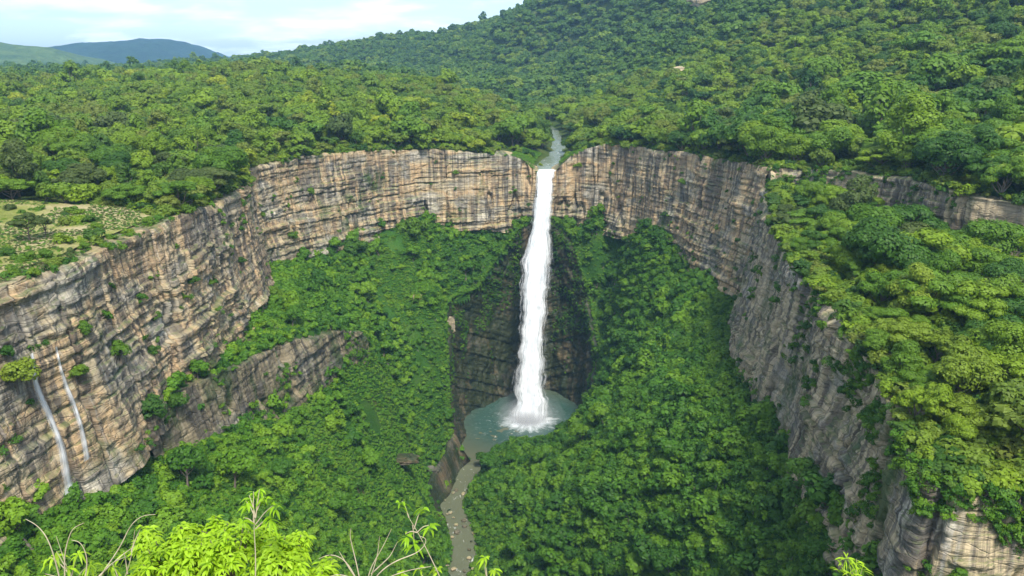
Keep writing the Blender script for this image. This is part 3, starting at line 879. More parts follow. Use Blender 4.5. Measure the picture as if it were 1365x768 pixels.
M_fall = water_fall_mat("falling_water"); M_veil = water_fall_mat("falling_spray", dens=.62); M_thin = water_fall_mat("thin_falling_water", dens=.62)
for nd in M_thin.node_tree.nodes:
    if nd.type == "VALTORGB" and nd.outputs[0].links and nd.outputs[0].links[0].to_node.type == "MIX_SHADER":
        nd.color_ramp.elements[0].position = .16; nd.color_ramp.elements[1].position = .60; nd.color_ramp.elements[1].color = (.85, .85, .85, 1)
FALL = [(16.2, 379, 115.4, 5.2), (16.0, 376.2, 114.9, 4.6), (15.6, 373.5, 112.5, 4.4), (14.6, 371, 104, 4.1), (13.6, 369.3, 93, 4.3), (12.9, 368.0, 84, 5.0), (11.6, 366.0, 76, 5.9), (11.2, 364, 69, 5.7), (10.6, 361.5, 58, 4.7), (9.8, 359, 47, 4.6),
        (9.2, 356, 34, 4.9), (8.8, 353, 20, 5.6), (8.3, 350.5, 9, 6.6), (8.0, 349, 3, 7.0), (8.0, 348.5, .3, 7.8)]
def fall_sheet(name, F, mat, parent, dy=0, dx=0, wk=1.0, seed=0, bulge=1.6, nu=40, nv=300):
    P = np.array(F, float); s = np.concatenate([[0], np.cumsum(np.linalg.norm(np.diff(P[:, :3], axis=0), axis=1))])
    q = np.linspace(0, s[-1], nv); Q = np.stack([np.interp(q, s, P[:, k]) for k in range(4)], 1); Q[:, 3] *= 1.08
    for _ in range(25): Q[1:-1] = .25 * Q[:-2] + .5 * Q[1:-1] + .25 * Q[2:]
    V, U = [], []
    frac = q / s[-1]
    for k in range(nu):
        u = k / (nu - 1); a = u * 2 - 1
        w = Q[:, 3] * wk * (1 + .30 * fbm(q / 6 + 50 * (a > 0), seed=seed, o=5))
        x = Q[:, 0] + dx + a * w + .35 * fbm(a * 3, q / 5, seed=seed + 2)
        y = Q[:, 1] + dy - bulge * np.sqrt(max(0, 1 - a * a)) + .7 * fbm(a * 5 + 9, q / 6, seed=seed + 3) * sstep(0, .08, frac)
        V.append(np.stack([x, y, Q[:, 2] + .3 * fbm(a * 4, q / 3, seed=seed + 4) * sstep(.02, .1, frac)], 1)); U.append(np.stack([np.full(nv, u), q / 12], 1))
    V = np.stack(V, 1).reshape(-1, 3); U = np.stack(U, 1).reshape(-1, 2)
    return add_obj(name, mesh_np(name, V, grid_faces(nv, nu), mat, U, smooth=True), parent)
wf = empty("waterfall", (0, 0, 0))
tag(wf, "tall white waterfall dropping from the river notch into the round pool", "waterfall", kind="thing")
fall_sheet("water_sheet", FALL, M_fall, wf, seed=401)
fall_sheet("water_core", FALL, M_fall, wf, dy=1.2, wk=.72, seed=431, bulge=1.0)
fall_sheet("spray_veil", [(p[0], p[1], p[2], p[3] * (1 + .35 * sstep(112, 60, p[2]))) for p in FALL[3:]], M_veil, wf, dy=-.9, wk=1.06, seed=451, bulge=2.4)

# mist over the pool: nested closed puffs of thin even vapour
def mist():
    out = []
    for k, (rx, rz, den) in enumerate([(19, 13, .006), (15.5, 10.5, .011), (12.5, 8.5, .022), (10, 6.8, .045), (9, 6.2, .12), (7.2, 4.8, .25)]):
        m = bpy.data.materials.new("mist_%d" % k); t = NT(m)
        v = t.n("ShaderNodeVolumePrincipled", ins={"Color": (.95, .97, 1.0, 1), "Density": den, "Anisotropy": .1}); t.out(None, v.outputs[0])
        nu, nv = 48, 24; V = []
        for i in range(nv):
            th = i / (nv - 1) * math.pi / 2 * .999
            a = np.arange(nu) / nu * 2 * np.pi
            x, y, z = np.cos(a) * math.cos(th), np.sin(a) * math.cos(th), np.full(nu, math.sin(th))
            r = 1 + .22 * fbm(x * 2 + k, y * 2, z * 2, seed=95)
            V.append(np.stack([x * r * rx, y * r * rx, z * r * rz + .05], 1))
        V = np.concatenate(V); F = [(i * nu + j, i * nu + (j + 1) % nu, (i + 1) * nu + (j + 1) % nu, (i + 1) * nu + j) for i in range(nv - 1) for j in range(nu)]
        me = bpy.data.meshes.new("spray_mist"); me.from_pydata(V.tolist(), [], F + [tuple(range(nu))[::-1], tuple(range((nv - 1) * nu, nv * nu))]); me.materials.append(m)
        o = add_obj("spray_mist", me, None, (IMPACT[0], IMPACT[1], .7 + .05 * k)); tag(o, "white spray mist over the plunge pool", "mist", kind="stuff")
mist()

# two thin falls down the near left wall
def thin_fall(pix, w0, w1, label, seed):
    pa = np.array(pix, float); qq = np.linspace(0, len(pa) - 1, 22)
    pix = [(float(np.interp(t_, range(len(pa)), pa[:, 0])), float(np.interp(t_, range(len(pa)), pa[:, 1]))) for t_ in qq]; P = []
    for i, (u, v) in enumerate(pix):
        h = pixel_hit(u, v)
        if h is None: continue
        f = i / (len(pix) - 1)
        n = h[1] if h[1].dot(Vector((0, 0, CAMZ)) - h[0]) > 0 else -h[1]
        p = h[0] + Vector((.9, -.35, .1)) * .55
        P.append((p.x, p.y, p.z, w0 + (w1 - w0) * f))
    # keep the water falling and never back into the rock
    for i in range(1, len(P)):
        if P[i][2] > P[i - 1][2] - .4: P[i] = (P[i][0], P[i][1], P[i - 1][2] - .4, P[i][3])
    r = empty("waterfall", (0, 0, 0)); tag(r, label, "waterfall", kind="thing")
    P = np.array(P); s = np.arange(len(P)); q = np.linspace(0, len(P) - 1, 150)
    Q = np.stack([np.interp(q, s, P[:, k]) for k in range(4)], 1)
    for _ in range(6): Q[1:-1] = .25 * Q[:-2] + .5 * Q[1:-1] + .25 * Q[2:]
    nu = 16; V, U = [], []
    for k in range(nu):
        u = k / (nu - 1); a = u * 2 - 1; w = Q[:, 3] * (1 + .3 * fbm(q / 6 + 30 * (a > 0), seed=seed))
        # width runs along the wall (mostly +y)
        V.append(np.stack([Q[:, 0] + .05 * a * w + .35 * (1 - a * a), Q[:, 1] + a * w, Q[:, 2] + .1 * fbm(a * 3, q / 3, seed=seed + 1)], 1)); U.append(np.stack([np.full(150, u), q * .25], 1))
    add_obj("water_sheet", mesh_np("thin_water", np.stack(V, 1).reshape(-1, 3), grid_faces(150, nu), M_thin, np.stack(U, 1).reshape(-1, 2), smooth=True), r)
thin_fall([(38, 470), (40, 490), (43, 512), (52, 535), (64, 560), (74, 585), (80, 610), (84, 635), (88, 655)], .7, 2.2, "thin white waterfall sliding down the near left wall, the longer and whiter of the two", 501)
thin_fall([(70, 462), (76, 490), (84, 515), (95, 540), (103, 565), (108, 590), (112, 612)], .5, 1.5, "thin pale waterfall on the near left wall, the shorter and fainter of the two", 511)

# boulders along the lower river
def boulder_mesh(seed):
    n, m = 18, 12; V = []
    for i in range(m):
        th = (i / (m - 1) - .5) * math.pi * .999; a = np.arange(n) / n * 2 * np.pi
        x, y, z = np.cos(a) * math.cos(th), np.sin(a) * math.cos(th), np.full(n, math.sin(th))
        r = 1 + .45 * fbm(x * 1.3 + seed, y * 1.3, z * 1.3, seed=seed, o=3)
        V.append(np.stack([x * r, y * r * .8, z * r * .6], 1))
    F = [(i * n + j, i * n + (j + 1) % n, (i + 1) * n + (j + 1) % n, (i + 1) * n + j) for i in range(m - 1) for j in range(n)]
    me = bpy.data.meshes.new("boulder"); me.from_pydata(np.concatenate(V).tolist(), [], F); me.materials.append(M_brown2 if seed % 2 else M_boulder); return me
bm_ = [boulder_mesh(i) for i in range(5)]
Qr, _ = resample([(p[0], p[1], 0) for p in RIVER[4:9]], .5, 10)
for i in range(24):
    j = random.randrange(len(Qr)); off = random.choice((-1, 1)) * random.uniform(.5, 5.5)
    x, y = Qr[j][0] + off, Qr[j][1]
    o = add_obj("boulder", bm_[i % 5]); s = random.uniform(.35, 1.1) * (1.4 if i % 9 == 0 else 1)
    o.location = (x, y, .55 + .1 * s); o.scale = (s, s, s); o.rotation_euler = (random.uniform(-.3, .3), random.uniform(-.3, .3), random.uniform(0, 6.3))
    tag(o, "small pale wet boulder lying in the shallow river below the pool", "boulder", "boulders in the lower river")

# ------------------------------------------------------------------ placing the woods
ALLT = []        # dict rows for every candidate tree
def addc(x, y, z, sc, kinds, probs, mats, place):
    kk = rng.choice(len(kinds), len(x), p=probs)
    for i in range(len(x)):
        ALLT.append((float(x[i]), float(y[i]), float(z[i]), sc[i], kinds[kk[i]], int(rng.integers(0, 3)), place))
PLACE = lambda x, y: "left" if x < 14 and y < 700 else ("hill" if y > 560 else "right")
sca = mk_scale(len(xa), .88, 1.42)
right = xa > 20
bg_ = (xa > 60) & (ya < 470); sca[bg_] *= (1 + .35 * sstep(470, 330, ya[bg_]))[:, None] * rng.uniform(.85, 1.1, bg_.sum())[:, None]; drop_ = bg_ & (rng.random(len(xa)) < .22)
xa, ya, za, sca, right = xa[~drop_], ya[~drop_], za[~drop_], sca[~drop_], right[~drop_]
addc(xa[~right], ya[~right], za[~right], sca[~right], ["dome", "broken", "tall", "flat"], [.58, .22, .10, .10], None, "left")
addc(xa[right], ya[right], za[right], sca[right], ["dome", "flat", "broken", "tall"], [.48, .22, .20, .10], None, "right")
addc(xb, yb, zb, mk_scale(len(xb), 1.0, 1.65), ["dome", "broken", "tall"], [.66, .22, .12], None, "hill")
# shelf
xs_, ys_ = jitter_grid(50, 240, 80, 285, 6.4)
zs_ = S(xs_, ys_)
k = (~inside(xs_, ys_, POLY_IN)) & inside(xs_, ys_, POLY_OUT) & (polydist(xs_, ys_, EDGE_R1) > 1.8) & (polydist(xs_, ys_, np.array([p[:2] for p in WALL_R2], float)) > 2.5) & in_view(xs_, ys_, zs_ + 5, 220, 60)
xs_, ys_, zs_ = xs_[k], ys_[k], zs_[k]
edge = polydist(xs_, ys_, EDGE_R1)
scs = mk_scale(len(xs_), .75, 1.4) * (.55 + .45 * sstep(3, 12, edge))[:, None]
er_ = polydist(xs_, ys_, np.array([p[:2] for p in WALL_R2], float))
scs = scs * (1 - .5 * sstep(13, 6, er_))[:, None] * (1 - .35 * sstep(225, 245, ys_))[:, None]
kk_ = (ys_ < 238) | (rng.random(len(xs_)) < .45); xs_, ys_, zs_, scs = xs_[kk_], ys_[kk_], zs_[kk_], scs[kk_]
addc(xs_, ys_, zs_, scs, ["dome", "flat", "broken", "tall"], [.36, .30, .26, .08], None, "shelf")

# individuals: the 290 that show largest
cand = []
for i, a in enumerate(ALLT):
    P = np.array([a[0], a[1], a[2] + 6.5 * a[3][2]]); u, v, d = project(P)
    if 0 < u < 1365 and 0 < v < 768 and d < 420: cand.append((a[3][0] / d * (1.4 if a[6] == "shelf" else 1), i))
cand.sort(reverse=True); chosen = []
for sc, i in cand:
    a = ALLT[i]
    if visible((a[0], a[1], a[2] + 7.5 * a[3][2])) : chosen.append(i)
    if len(chosen) >= 285: break
chs = set(chosen)
PLACES = {"left": ("in the wood on the left plateau", "trees of the left plateau"), "right": ("on the wooded slope above the right cliff", "trees of the right slope"),
          "shelf": ("on the shelf above the right cliff face", "trees of the right shelf"), "hill": ("on the far wooded hillside", "trees of the far hillside")}
KW = {"dome": "round crowned", "flat": "flat topped", "tall": "narrow upright", "broken": "loose crowned"}
MATS = {"dark": (M_dark, "dark green"), "mid": (M_mid, "mid green"), "fresh": (M_fresh, "fresh light green"), "yel": (M_yel, "yellow green"), "olive": (M_olive, "olive green")}
rt = random.Random(5)
SRC = {}
def plant_copy(kind, var, mat, lod, name, loc, sc, rot, label, cat, group, parts=("trunk", "crown")):
    """first of a kind is built, every later one is a copy of the thing and of its parts"""
    key = (kind, var, mat.name, lod, name)
    if key not in SRC:
        crown, tm = proto(kind, var, lod)
        r = empty(name)
        a = add_obj(parts[0], tm, r); b = add_obj(parts[1], crown, r)
        b.material_slots[0].link = "OBJECT"; b.material_slots[0].material = mat
        SRC[key] = (r, a, b); new = (r, a, b)
    else:
        new = []
        for o in SRC[key]:
            c = o.copy(); COL.objects.link(c); new.append(c)
        for c in new[1:]: c.parent = new[0]
    r = new[0]; r.location = loc; r.scale = sc; r.rotation_euler = rot
    tag(r, label, cat, group)
    return r
sink_ = lambda x, y, s: s * 1.9
for i in chosen:
    x, y, z, sc, kind, var, place = ALLT[i]
    patch = float(noise(x / 34, y / 34, seed=44))
    q = rt.random() + patch * .45
    if place == "shelf":
        mk = "yel" if q > 1.0 else "fresh" if q > .72 else "mid" if q > .30 else "dark" if q > .08 else "olive"
        if y > 200 and mk == "yel": mk = "mid"
    elif place == "left": mk = "yel" if q > 1.0 else "fresh" if q > .70 else "mid" if q > .24 else "dark" if q > .02 else "olive"
    else: mk = "fresh" if q > .92 else "mid" if q > .38 else "dark" if q > .1 else "olive"
    m, cw = MATS[mk]
    lod = 0 if math.hypot(x, y) < 300 else 1
    er = float(polydist(np.array([x]), np.array([y]), EDGE_OUT)[0]); e1 = float(polydist(np.array([x]), np.array([y]), EDGE_R1)[0])
    if place == "left":
        where = ("beside the dry clearing on the left rim" if y < 215 else "above the corner of the left cliff" if y < 290 and x > -135 else "at the far rim left of the falls" if er < 14 and y > 330 else
                 "above the recessed left cliff" if er < 16 else "beside the upper river left of the falls" if x > -35 else "in the middle of the left plateau wood" if x > -150 else "far left in the plateau wood")
    elif place == "shelf":
        where = ("overhanging the near end of the right shelf" if y < 118 and e1 < 12 else "on the near part of the right shelf" if y < 135 else "hanging over the outer edge of the right shelf" if e1 < 9 else
                 "at the foot of the upper right rock band" if er < 12 else "in the middle of the right shelf wood" if y < 200 else "at the far end of the right shelf")
    else:
        where = ("beside the upper river right of the falls" if x < 45 else "at the rim of the right cliff by the falls" if er < 14 and y > 270 else "on top of the upper right rock band" if er < 16 else
                 "high on the right slope" if y > 330 else "on the lower right slope")
    size = "large " if sc[0] > 1.25 else "small " if sc[0] < .75 else ""
    lb_ = "%s%s %s tree %s" % (size, cw, KW[kind], where)
    if len(lb_.split()) > 16: lb_ = lb_.replace("at the foot of the", "below the").replace(" crowned", "")
    if len(lb_.split()) > 16: lb_ = " ".join(lb_.split()[1:])
    plant_copy(kind, var, m, lod, "tree", (x, y, z - .3 - sink_(x, y, sc[2])), tuple(sc), (rt.gauss(0, .05), rt.gauss(0, .05), rt.uniform(0, 6.28)),
               lb_, "tree", lb_.replace(" tree ", " trees "))

rest = [a for i, a in enumerate(ALLT) if i not in chs]
def kindcoll(name, kinds, lod, mat):
    items = [(kd, v, lod, mat) for kd in kinds for v in range(3)]
    return proto_collection(name, items), {kd: n * 3 for n, kd in enumerate(kinds)}
FK = ["dome", "broken", "tall", "flat"]
def scatter_rest(name, sel, lod, mat, label):
    if not sel: return
    c, off = kindcoll(name + "_source", FK, lod, mat)
    P = np.array([a[:3] for a in sel]); P[:, 2] -= .3 + 2.2 * np.array([a[3][2] for a in sel])
    scatter(name, P, np.array([a[3] for a in sel]), [off[a[4]] + a[5] for a in sel], c, label, "forest")
D = lambda a: math.hypot(a[0], a[1])
scatter_rest("left_plateau_forest", [a for a in rest if a[6] == "left"], 1, M_forest, "dense bright green broadleaf forest covering the left plateau")
scatter_rest("right_slope_forest", [a for a in rest if a[6] in ("right", "shelf")], 1, M_slope, "dense deep green forest on the slopes above the right cliff")
scatter_rest("far_hillside_forest", [a for a in rest if a[6] == "hill"], 2, M_hill, "hazy dark green forest covering the far hillside up to the skyline")

# ---- growth on the gorge slopes
xt, yt = jitter_grid(-95, 110, 90, 385, 2.35)
zt = T(xt, yt)
river = polydist(xt, yt, np.array(RIVER[2:], float))
k = inside(xt, yt, POLY_IN) & (~inside(xt, yt, BOWLP)) & (river > 5.6 + 1.2 * noise(yt / 7, seed=6)) & in_view(xt, yt, zt, 90, 60)
k &= ~((yt > 318) & (xt > -20) & (xt < 26) & (zt < 20))
dens = fbm(xt / 17, yt / 17, seed=7, o=3)
leftside = xt < -14
grassy = leftside & ((np.hypot((xt + 41) / 13, (yt - 262) / 34) < 1 + dens) | (dens > .34)) & (xt > -66)
keepb = k & ~(grassy & (rng.random(len(xt)) < .88)) & (rng.random(len(xt)) < .93)
bush_s = rng.uniform(.7, 1.25, len(xt)) * np.where(rng.random(len(xt)) < .14, 1.5, 1.0) * np.where(xt > 0, 1.3, 1.0) * np.where(grassy, .6, 1) * (1 + .45 * fbm(xt / 9, yt / 9, seed=17, o=2))
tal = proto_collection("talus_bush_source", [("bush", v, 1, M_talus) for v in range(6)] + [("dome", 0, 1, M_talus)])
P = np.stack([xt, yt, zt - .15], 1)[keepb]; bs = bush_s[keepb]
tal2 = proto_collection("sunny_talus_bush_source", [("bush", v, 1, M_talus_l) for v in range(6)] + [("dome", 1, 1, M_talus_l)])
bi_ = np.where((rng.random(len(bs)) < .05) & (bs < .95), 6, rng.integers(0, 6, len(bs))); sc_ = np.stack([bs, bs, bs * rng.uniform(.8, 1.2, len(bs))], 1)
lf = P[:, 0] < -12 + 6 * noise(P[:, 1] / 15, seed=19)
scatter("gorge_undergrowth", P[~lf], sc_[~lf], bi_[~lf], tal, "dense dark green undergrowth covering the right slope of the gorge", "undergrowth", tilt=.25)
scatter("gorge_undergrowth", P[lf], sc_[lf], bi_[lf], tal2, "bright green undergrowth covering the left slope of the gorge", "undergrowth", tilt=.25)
xg, yg = jitter_grid(-95, 110, 95, 385, .8)
zg = T(xg, yg)
kg = inside(xg, yg, POLY_IN) & (~inside(xg, yg, BOWLP)) & (polydist(xg, yg, np.array(RIVER[2:], float)) > 4.6) & in_view(xg, yg, zg, 60, 40)
kg &= ~((fbm(xg / 8, yg / 8, seed=8) > .30) & (xg < -18)) 
# along the plunge bowl's lip
tf = proto_collection("ground_cover_source", [("tuft", v, 1, M_tuft) for v in range(5)])
Pg = np.stack([xg, yg, zg], 1)[kg]; gs = rng.uniform(.55, 1.25, len(Pg))
scatter("gorge_ground_cover", Pg, np.stack([gs, gs, gs * .9], 1), rng.integers(0, 5, len(Pg)), tf, "light green ground cover between the bushes of the gorge", "ground cover", tilt=.3)

# ---- creepers and small growth on ledges of the rock walls and along their rims
def on_wall(rows, nrm, s, prob, seed, hmin=0.0, hmax=1.0):
    out = []
    g = np.random.default_rng(seed)
    nr = len(rows)
    for r in range(int(hmin * nr), int(hmax * nr), 2):
        row = rows[r]; m = fbm(s / 9, row[:, 2] / 7, seed=seed, o=3)
        pr = prob(row[:, 0], row[:, 1], row[:, 2], r / nr) * np.clip(m * 3.2 - .25, 0, 1)
        kk = g.random(len(row)) < pr
        out.append(np.column_stack([row[kk], nrm[kk]]))
    return np.concatenate(out)
wl = on_wall(rowsL, nrmL, sL, lambda x, y, z, h: .012 + .05 * (h > .9), 601)
wr = on_wall(rowsR, nrmR, sR, lambda x, y, z, h: .02 + .07 * (y < 215) * (h < .5) + .17 * (y < 135) + .03 * (h > .9), 602)
rim = []
for rows, nrm, s, sd_ in ((rowsL, nrmL, sL, 1), (rowsR, nrmR, sR, 2)):
    row = rows[1]; g = np.random.default_rng(sd_); m = fbm(s / 6, seed=610 + sd_)
    kk = (g.random(len(s)) < np.clip(.22 + m * .9, .02, .8) * (.75 if sd_ == 1 else 1.0)) & ~((row[:, 0] > -2) & (row[:, 0] < 28) & (row[:, 1] > 370))
    rim.append(np.column_stack([row[kk] - np.column_stack([nrm[kk] * g.uniform(0, 3, kk.sum())[:, None], np.zeros(kk.sum())]), nrm[kk]]))
wu = on_wall(rowsU, nrmU, sU, lambda x, y, z, h: .28 - .2 * (x > 108), 603)
wm = on_wall(rowsM, nrmM, sM, lambda x, y, z, h: .10 + 0 * x, 604)
W_ = np.concatenate([wl, wr, wu, wm] + rim)
wb = proto_collection("ledge_plants_source", [("tuft", v, 0, M_talus) for v in range(3)] + [("bush", v, 1, M_talus) for v in range(2)])
wi = rng.choice(5, len(W_), p=[.28, .28, .28, .08, .08]); ws = np.where(wi > 2, rng.uniform(.3, .75, len(W_)), rng.uniform(.8, 1.7, len(W_)))
scatter("ledge_plants", W_[:, :3] + np.column_stack([W_[:, 3:5] * .15, np.zeros(len(W_))]), np.stack([ws, ws, ws], 1), wi, wb, "small ferns and creepers on the ledges and rims of the cliffs", "creepers", tilt=.5)

# upper rim undergrowth so that the woods reach down to the rock
xr, yr = jitter_grid(-420, 260, 60, 440, 2.6); zr = H(xr, yr)
dr_ = polydist(xr, yr, EDGE_OUT)
k = (~inside(xr, yr, POLY_OUT)) & (dr_ > .6) & ((dr_ < 26) ) & in_view(xr, yr, zr) & ~((xr > -6) & (xr < 30) & (yr < 400)) & (polydist(xr, yr, UP) > 8)
k &= ~(inside(xr, yr, CLEAR) & (fbm(xr / 9, yr / 9, seed=9) < .26))
x2, y2 = jitter_grid(50, 240, 80, 285, 2.4); z2 = S(x2, y2)
k2 = (~inside(x2, y2, POLY_IN)) & inside(x2, y2, POLY_OUT) & (polydist(x2, y2, EDGE_R1) > .4) & in_view(x2, y2, z2, 220, 90)
P = np.concatenate([np.stack([xr, yr, zr], 1)[k], np.stack([x2, y2, z2], 1)[k2]])
us = proto_collection("rim_bush_source", [("bush", v, 1, M_slope) for v in range(6)])
s_ = rng.uniform(.6, 1.6, len(P))
scatter("rim_undergrowth", P, np.stack([s_, s_, s_ * rng.uniform(.7, 1.1, len(P))], 1), rng.integers(0, 6, len(P)), us, "green thicket under the trees along the tops of the cliffs", "undergrowth", tilt=.15)

# ---- the dry clearing on the left rim
M_dry = ground_mat("dry_grass", [(.28, (.15, .19, .035)), (.45, (.25, .26, .07)), (.58, (.38, .33, .16)), (.74, (.45, .37, .22))], .07)
X, Y = np.meshgrid(np.arange(-165, -66, 1.0), np.arange(96, 208, 1.0)); Z = H(X, Y) + .75
V = np.stack([X.ravel(), Y.ravel(), Z.ravel()], 1); F = grid_faces(112, 99)[:, :]; c = V[F].mean(1)
F = F[inside(c[:, 0], c[:, 1], CLEAR) & (~inside(c[:, 0], c[:, 1], POLY_OUT)) & (polydist(c[:, 0], c[:, 1], EDGE_OUT) > 4.5)]
tag(add_obj("dry_clearing", mesh_np("dry_clearing", V, F, M_dry, smooth=True)), "dry tan grass clearing on the left rim", kind="structure")
xc, yc = jitter_grid(-165, -70, 96, 208, .9); zc = H(xc, yc) + .7
k = inside(xc, yc, CLEAR) & (~inside(xc, yc, POLY_OUT)) & (polydist(xc, yc, EDGE_OUT) > .8) & (fbm(xc / 6, yc / 6, seed=10) > -.14)
tg = proto_collection("clearing_grass_source", [("tuft", v, 1, M_olive) for v in range(3)] + [("tuft", v, 1, M_tuft) for v in range(3)])
gs = rng.uniform(.25, .65, k.sum())
scatter("clearing_grass", np.stack([xc, yc, zc], 1)[k], np.stack([gs, gs, gs * .8], 1), rng.integers(0, 6, k.sum()), tg, "tufts of green grass in the dry clearing", "grass")

def ground_at(u, v):
    h = pixel_hit(u, v); return h[0] if h else None
def place(kind, var, mat, u, v, scl, name, label, group=None, cat=None, lod=0, sink=.2, parts=("trunk", "crown"), out=0.0):
    p = ground_at(u, v)
    if p is None: return
    return plant_copy(kind, var, mat, lod, name, (p.x, p.y, p.z - sink), scl if isinstance(scl, tuple) else (scl, scl, scl), (0, 0, rt.uniform(0, 6.28)), label, cat or name, group, parts)
place("flat", 1, M_olive, 40, 325, (.62, .62, .72), "tree", "small open umbrella shaped tree in the dry clearing, the leftmost of its two trees")
place("broken", 2, M_olive, 62, 318, (.42, .42, .62), "tree", "small slim open tree in the dry clearing, right of the umbrella shaped tree")
sh = lambda m, u, v, s, lab, g=None, var=0: place("bush", var, m, u, v, s, "shrub", lab, g, "shrub", 0, .3, ("stem", "leaves"))
for (u, v, s, m) in [(78, 318, .9, M_mid), (120, 322, .6, M_fresh), (112, 332, .8, M_mid), (30, 350, 1.2, M_mid), (8, 345, 1.1, M_dark), (95, 340, .7, M_olive), (60, 345, 1.0, M_mid), (150, 318, .7, M_mid), (15, 368, 1.0, M_mid), (45, 366, .8, M_fresh), (140, 330, .6, M_mid), (170, 312, .9, M_fresh), (128, 308, 1.0, M_mid), (200, 300, 1.0, M_mid), (12, 283, 1.0, M_olive), (28, 288, .8, M_mid), (50, 284, 1.1, M_mid), (6, 296, .7, M_fresh), (40, 294, .6, M_olive), (66, 290, .8, M_mid), (20, 302, .9, M_mid), (90, 288, .9, M_olive)]:
    sh(m, u, v, s, "low rounded green shrub dotted over the dry clearing", "shrubs of the dry clearing", int(u) % 4)
for j, (u, v, s, m, lab) in enumerate([
        (112, 444, 1.15, M_mid, "round green shrub on the left cliff face, above the larger leaning one"),
        (160, 472, 1.5, M_mid, "largest round green shrub on the near left cliff face"),
        (100, 500, 1.25, M_mid, "wide green shrub on the left cliff face just right of the thin falls"),
        (205, 472, 1.0, M_dark, "dark green shrub on the left cliff below the slim upright one"),
        (207, 425, .85, M_mid, "slim upright green shrub clinging to the pale stained part of the left cliff"),
        (200, 372, .5, M_mid, "small green tuft of shrub high on the near left cliff"),
        (235, 330, .6, M_mid, "small green shrub just under the rim of the left cliff"),
        (256, 378, 1.0, M_dark, "dark narrow shrub in the middle of the left cliff, above two small ones"),
        (247, 396, .55, M_mid, "tiny olive shrub in the middle of the left cliff, the lower left of a pair"),
        (280, 378, .6, M_mid, "tiny green shrub in the middle of the left cliff, the right one of a pair"),
        (322, 350, .9, M_dark, "dark green shrub near the corner of the left cliff"),
        (390, 318, 1.4, M_mid, "upright green shrub at the foot of the recessed left cliff"),
        (415, 258, 1.2, M_mid, "green shrub hanging just under the rim of the recessed left cliff"),
        (350, 288, .9, M_mid, "green shrub on the corner edge of the left cliff"),
        (20, 505, 2.1, M_yel, "bright yellow green bush at the left edge on top of the thin falls"),
        (608, 232, 1.0, M_mid, "single green shrub on the far cliff left of the falls"),
        (885, 288, .9, M_dark, "single dark shrub on the far cliff right of the falls"),
        (983, 322, .7, M_dark, "small dark shrub on the right cliff below the cleft"),
        (980, 400, .9, M_dark, "dark green shrub low on the right cliff edge"),
        (910, 245, 1.2, M_mid, "green shrub hanging from the rim of the right cliff"),
        (475, 335, 3.6, M_dark, "large dark round bush at the far left cliff's foot, left of a pair"),
        (553, 315, 3.8, M_mid, "large round green bush at the far left cliff's foot, right of a pair"),
        (365, 400, 2.2, M_mid, "broad green bush on the slope just below the corner of the left cliff"),
        (235, 545, 2.0, M_dark, "dark round bush where the lower rock step meets the left cliff"),
        (205, 555, 2.2, M_dark, "dark leafy bush at the foot of the near left cliff"),
        (1080, 640, 2.2, M_dark, "dark leafy bush at the foot of the right cliff face"),
        (770, 222, 1.2, M_fresh, "light green bush on the right bank at the head of the falls"),
        (720, 222, .9, M_yel, "small grassy yellow green bush on the left bank at the head of the falls")]):
    sh(m, u, v, s, lab, None, j % 6)

# grass on the bank at the head of the falls
xh, yh = jitter_grid(-8, 34, 371, 420, .7); zh = H(xh, yh)
k = (~inside(xh, yh, POLY_OUT)) & (polydist(xh, yh, UP) > 6.2) & (polydist(xh, yh, UP) < 16)
gs = rng.uniform(.5, .9, k.sum())
scatter("bank_grass", np.stack([xh, yh, zh + .5], 1)[k], np.stack([gs, gs, gs * .8], 1), rng.integers(3, 6, k.sum()), tg, "yellow green grass on the bank at the head of the falls", "grass")

# dark green moss and ferns hanging on the shoulders of the plunge bowl
bt, _ = resample([(p[0], p[1], p[2]) for p in BOWL_TOP], .25, 12)
g = np.random.default_rng(77); cen = np.array([4, 350.0]); Pm = []
for rep_ in range(7):
    d = bt[:, :2] - cen; d /= np.linalg.norm(d, axis=1)[:, None]
    drop = g.exponential(7, len(bt)) * np.clip(bt[:, 2] / 50, .1, 1); back = g.uniform(-.5, 3.5, len(bt))
    hit = np.column_stack([bt[:, :2] + d * back[:, None], bt[:, 2] + .2])
    hit = hit[(bt[:, 2] > 8)]
    Pm.append(hit)
Pm = np.concatenate(Pm); gs = g.uniform(.6, 1.5, len(Pm))
scatter("bowl_rim_ferns", Pm, np.stack([gs, gs, gs], 1), g.integers(0, 5, len(Pm)), tf, "green ferns along the lip of the plunge bowl", "ferns", tilt=.4)
pm2 = []
bw = [o for o in bpy.data.objects if o.name == "cliff_plunge_bowl"][0].data
co = np.zeros(len(bw.vertices) * 3, np.float32); bw.vertices.foreach_get("co", co); co = co.reshape(-1, 3)
hh = (co[:, 2] + 3) / 90
m = fbm(co[:, 0] / 7, co[:, 1] / 7, co[:, 2] / 14, seed=78)
side = np.abs(co[:, 0] - 12) > 8
kk = side & (g.random(len(co)) < np.clip(m * 1.6 + (co[:, 2] - 40) / 60, 0, .9) * .30) & (co[:, 2] > 6)
Pm = co[kk]; gs = g.uniform(.5, 1.2, len(Pm))
scatter("bowl_wall_moss", Pm, np.stack([gs, gs, gs], 1), g.integers(0, 3, len(Pm)), wb, "dark green moss and ferns on the walls of the plunge bowl", "moss", tilt=.6)

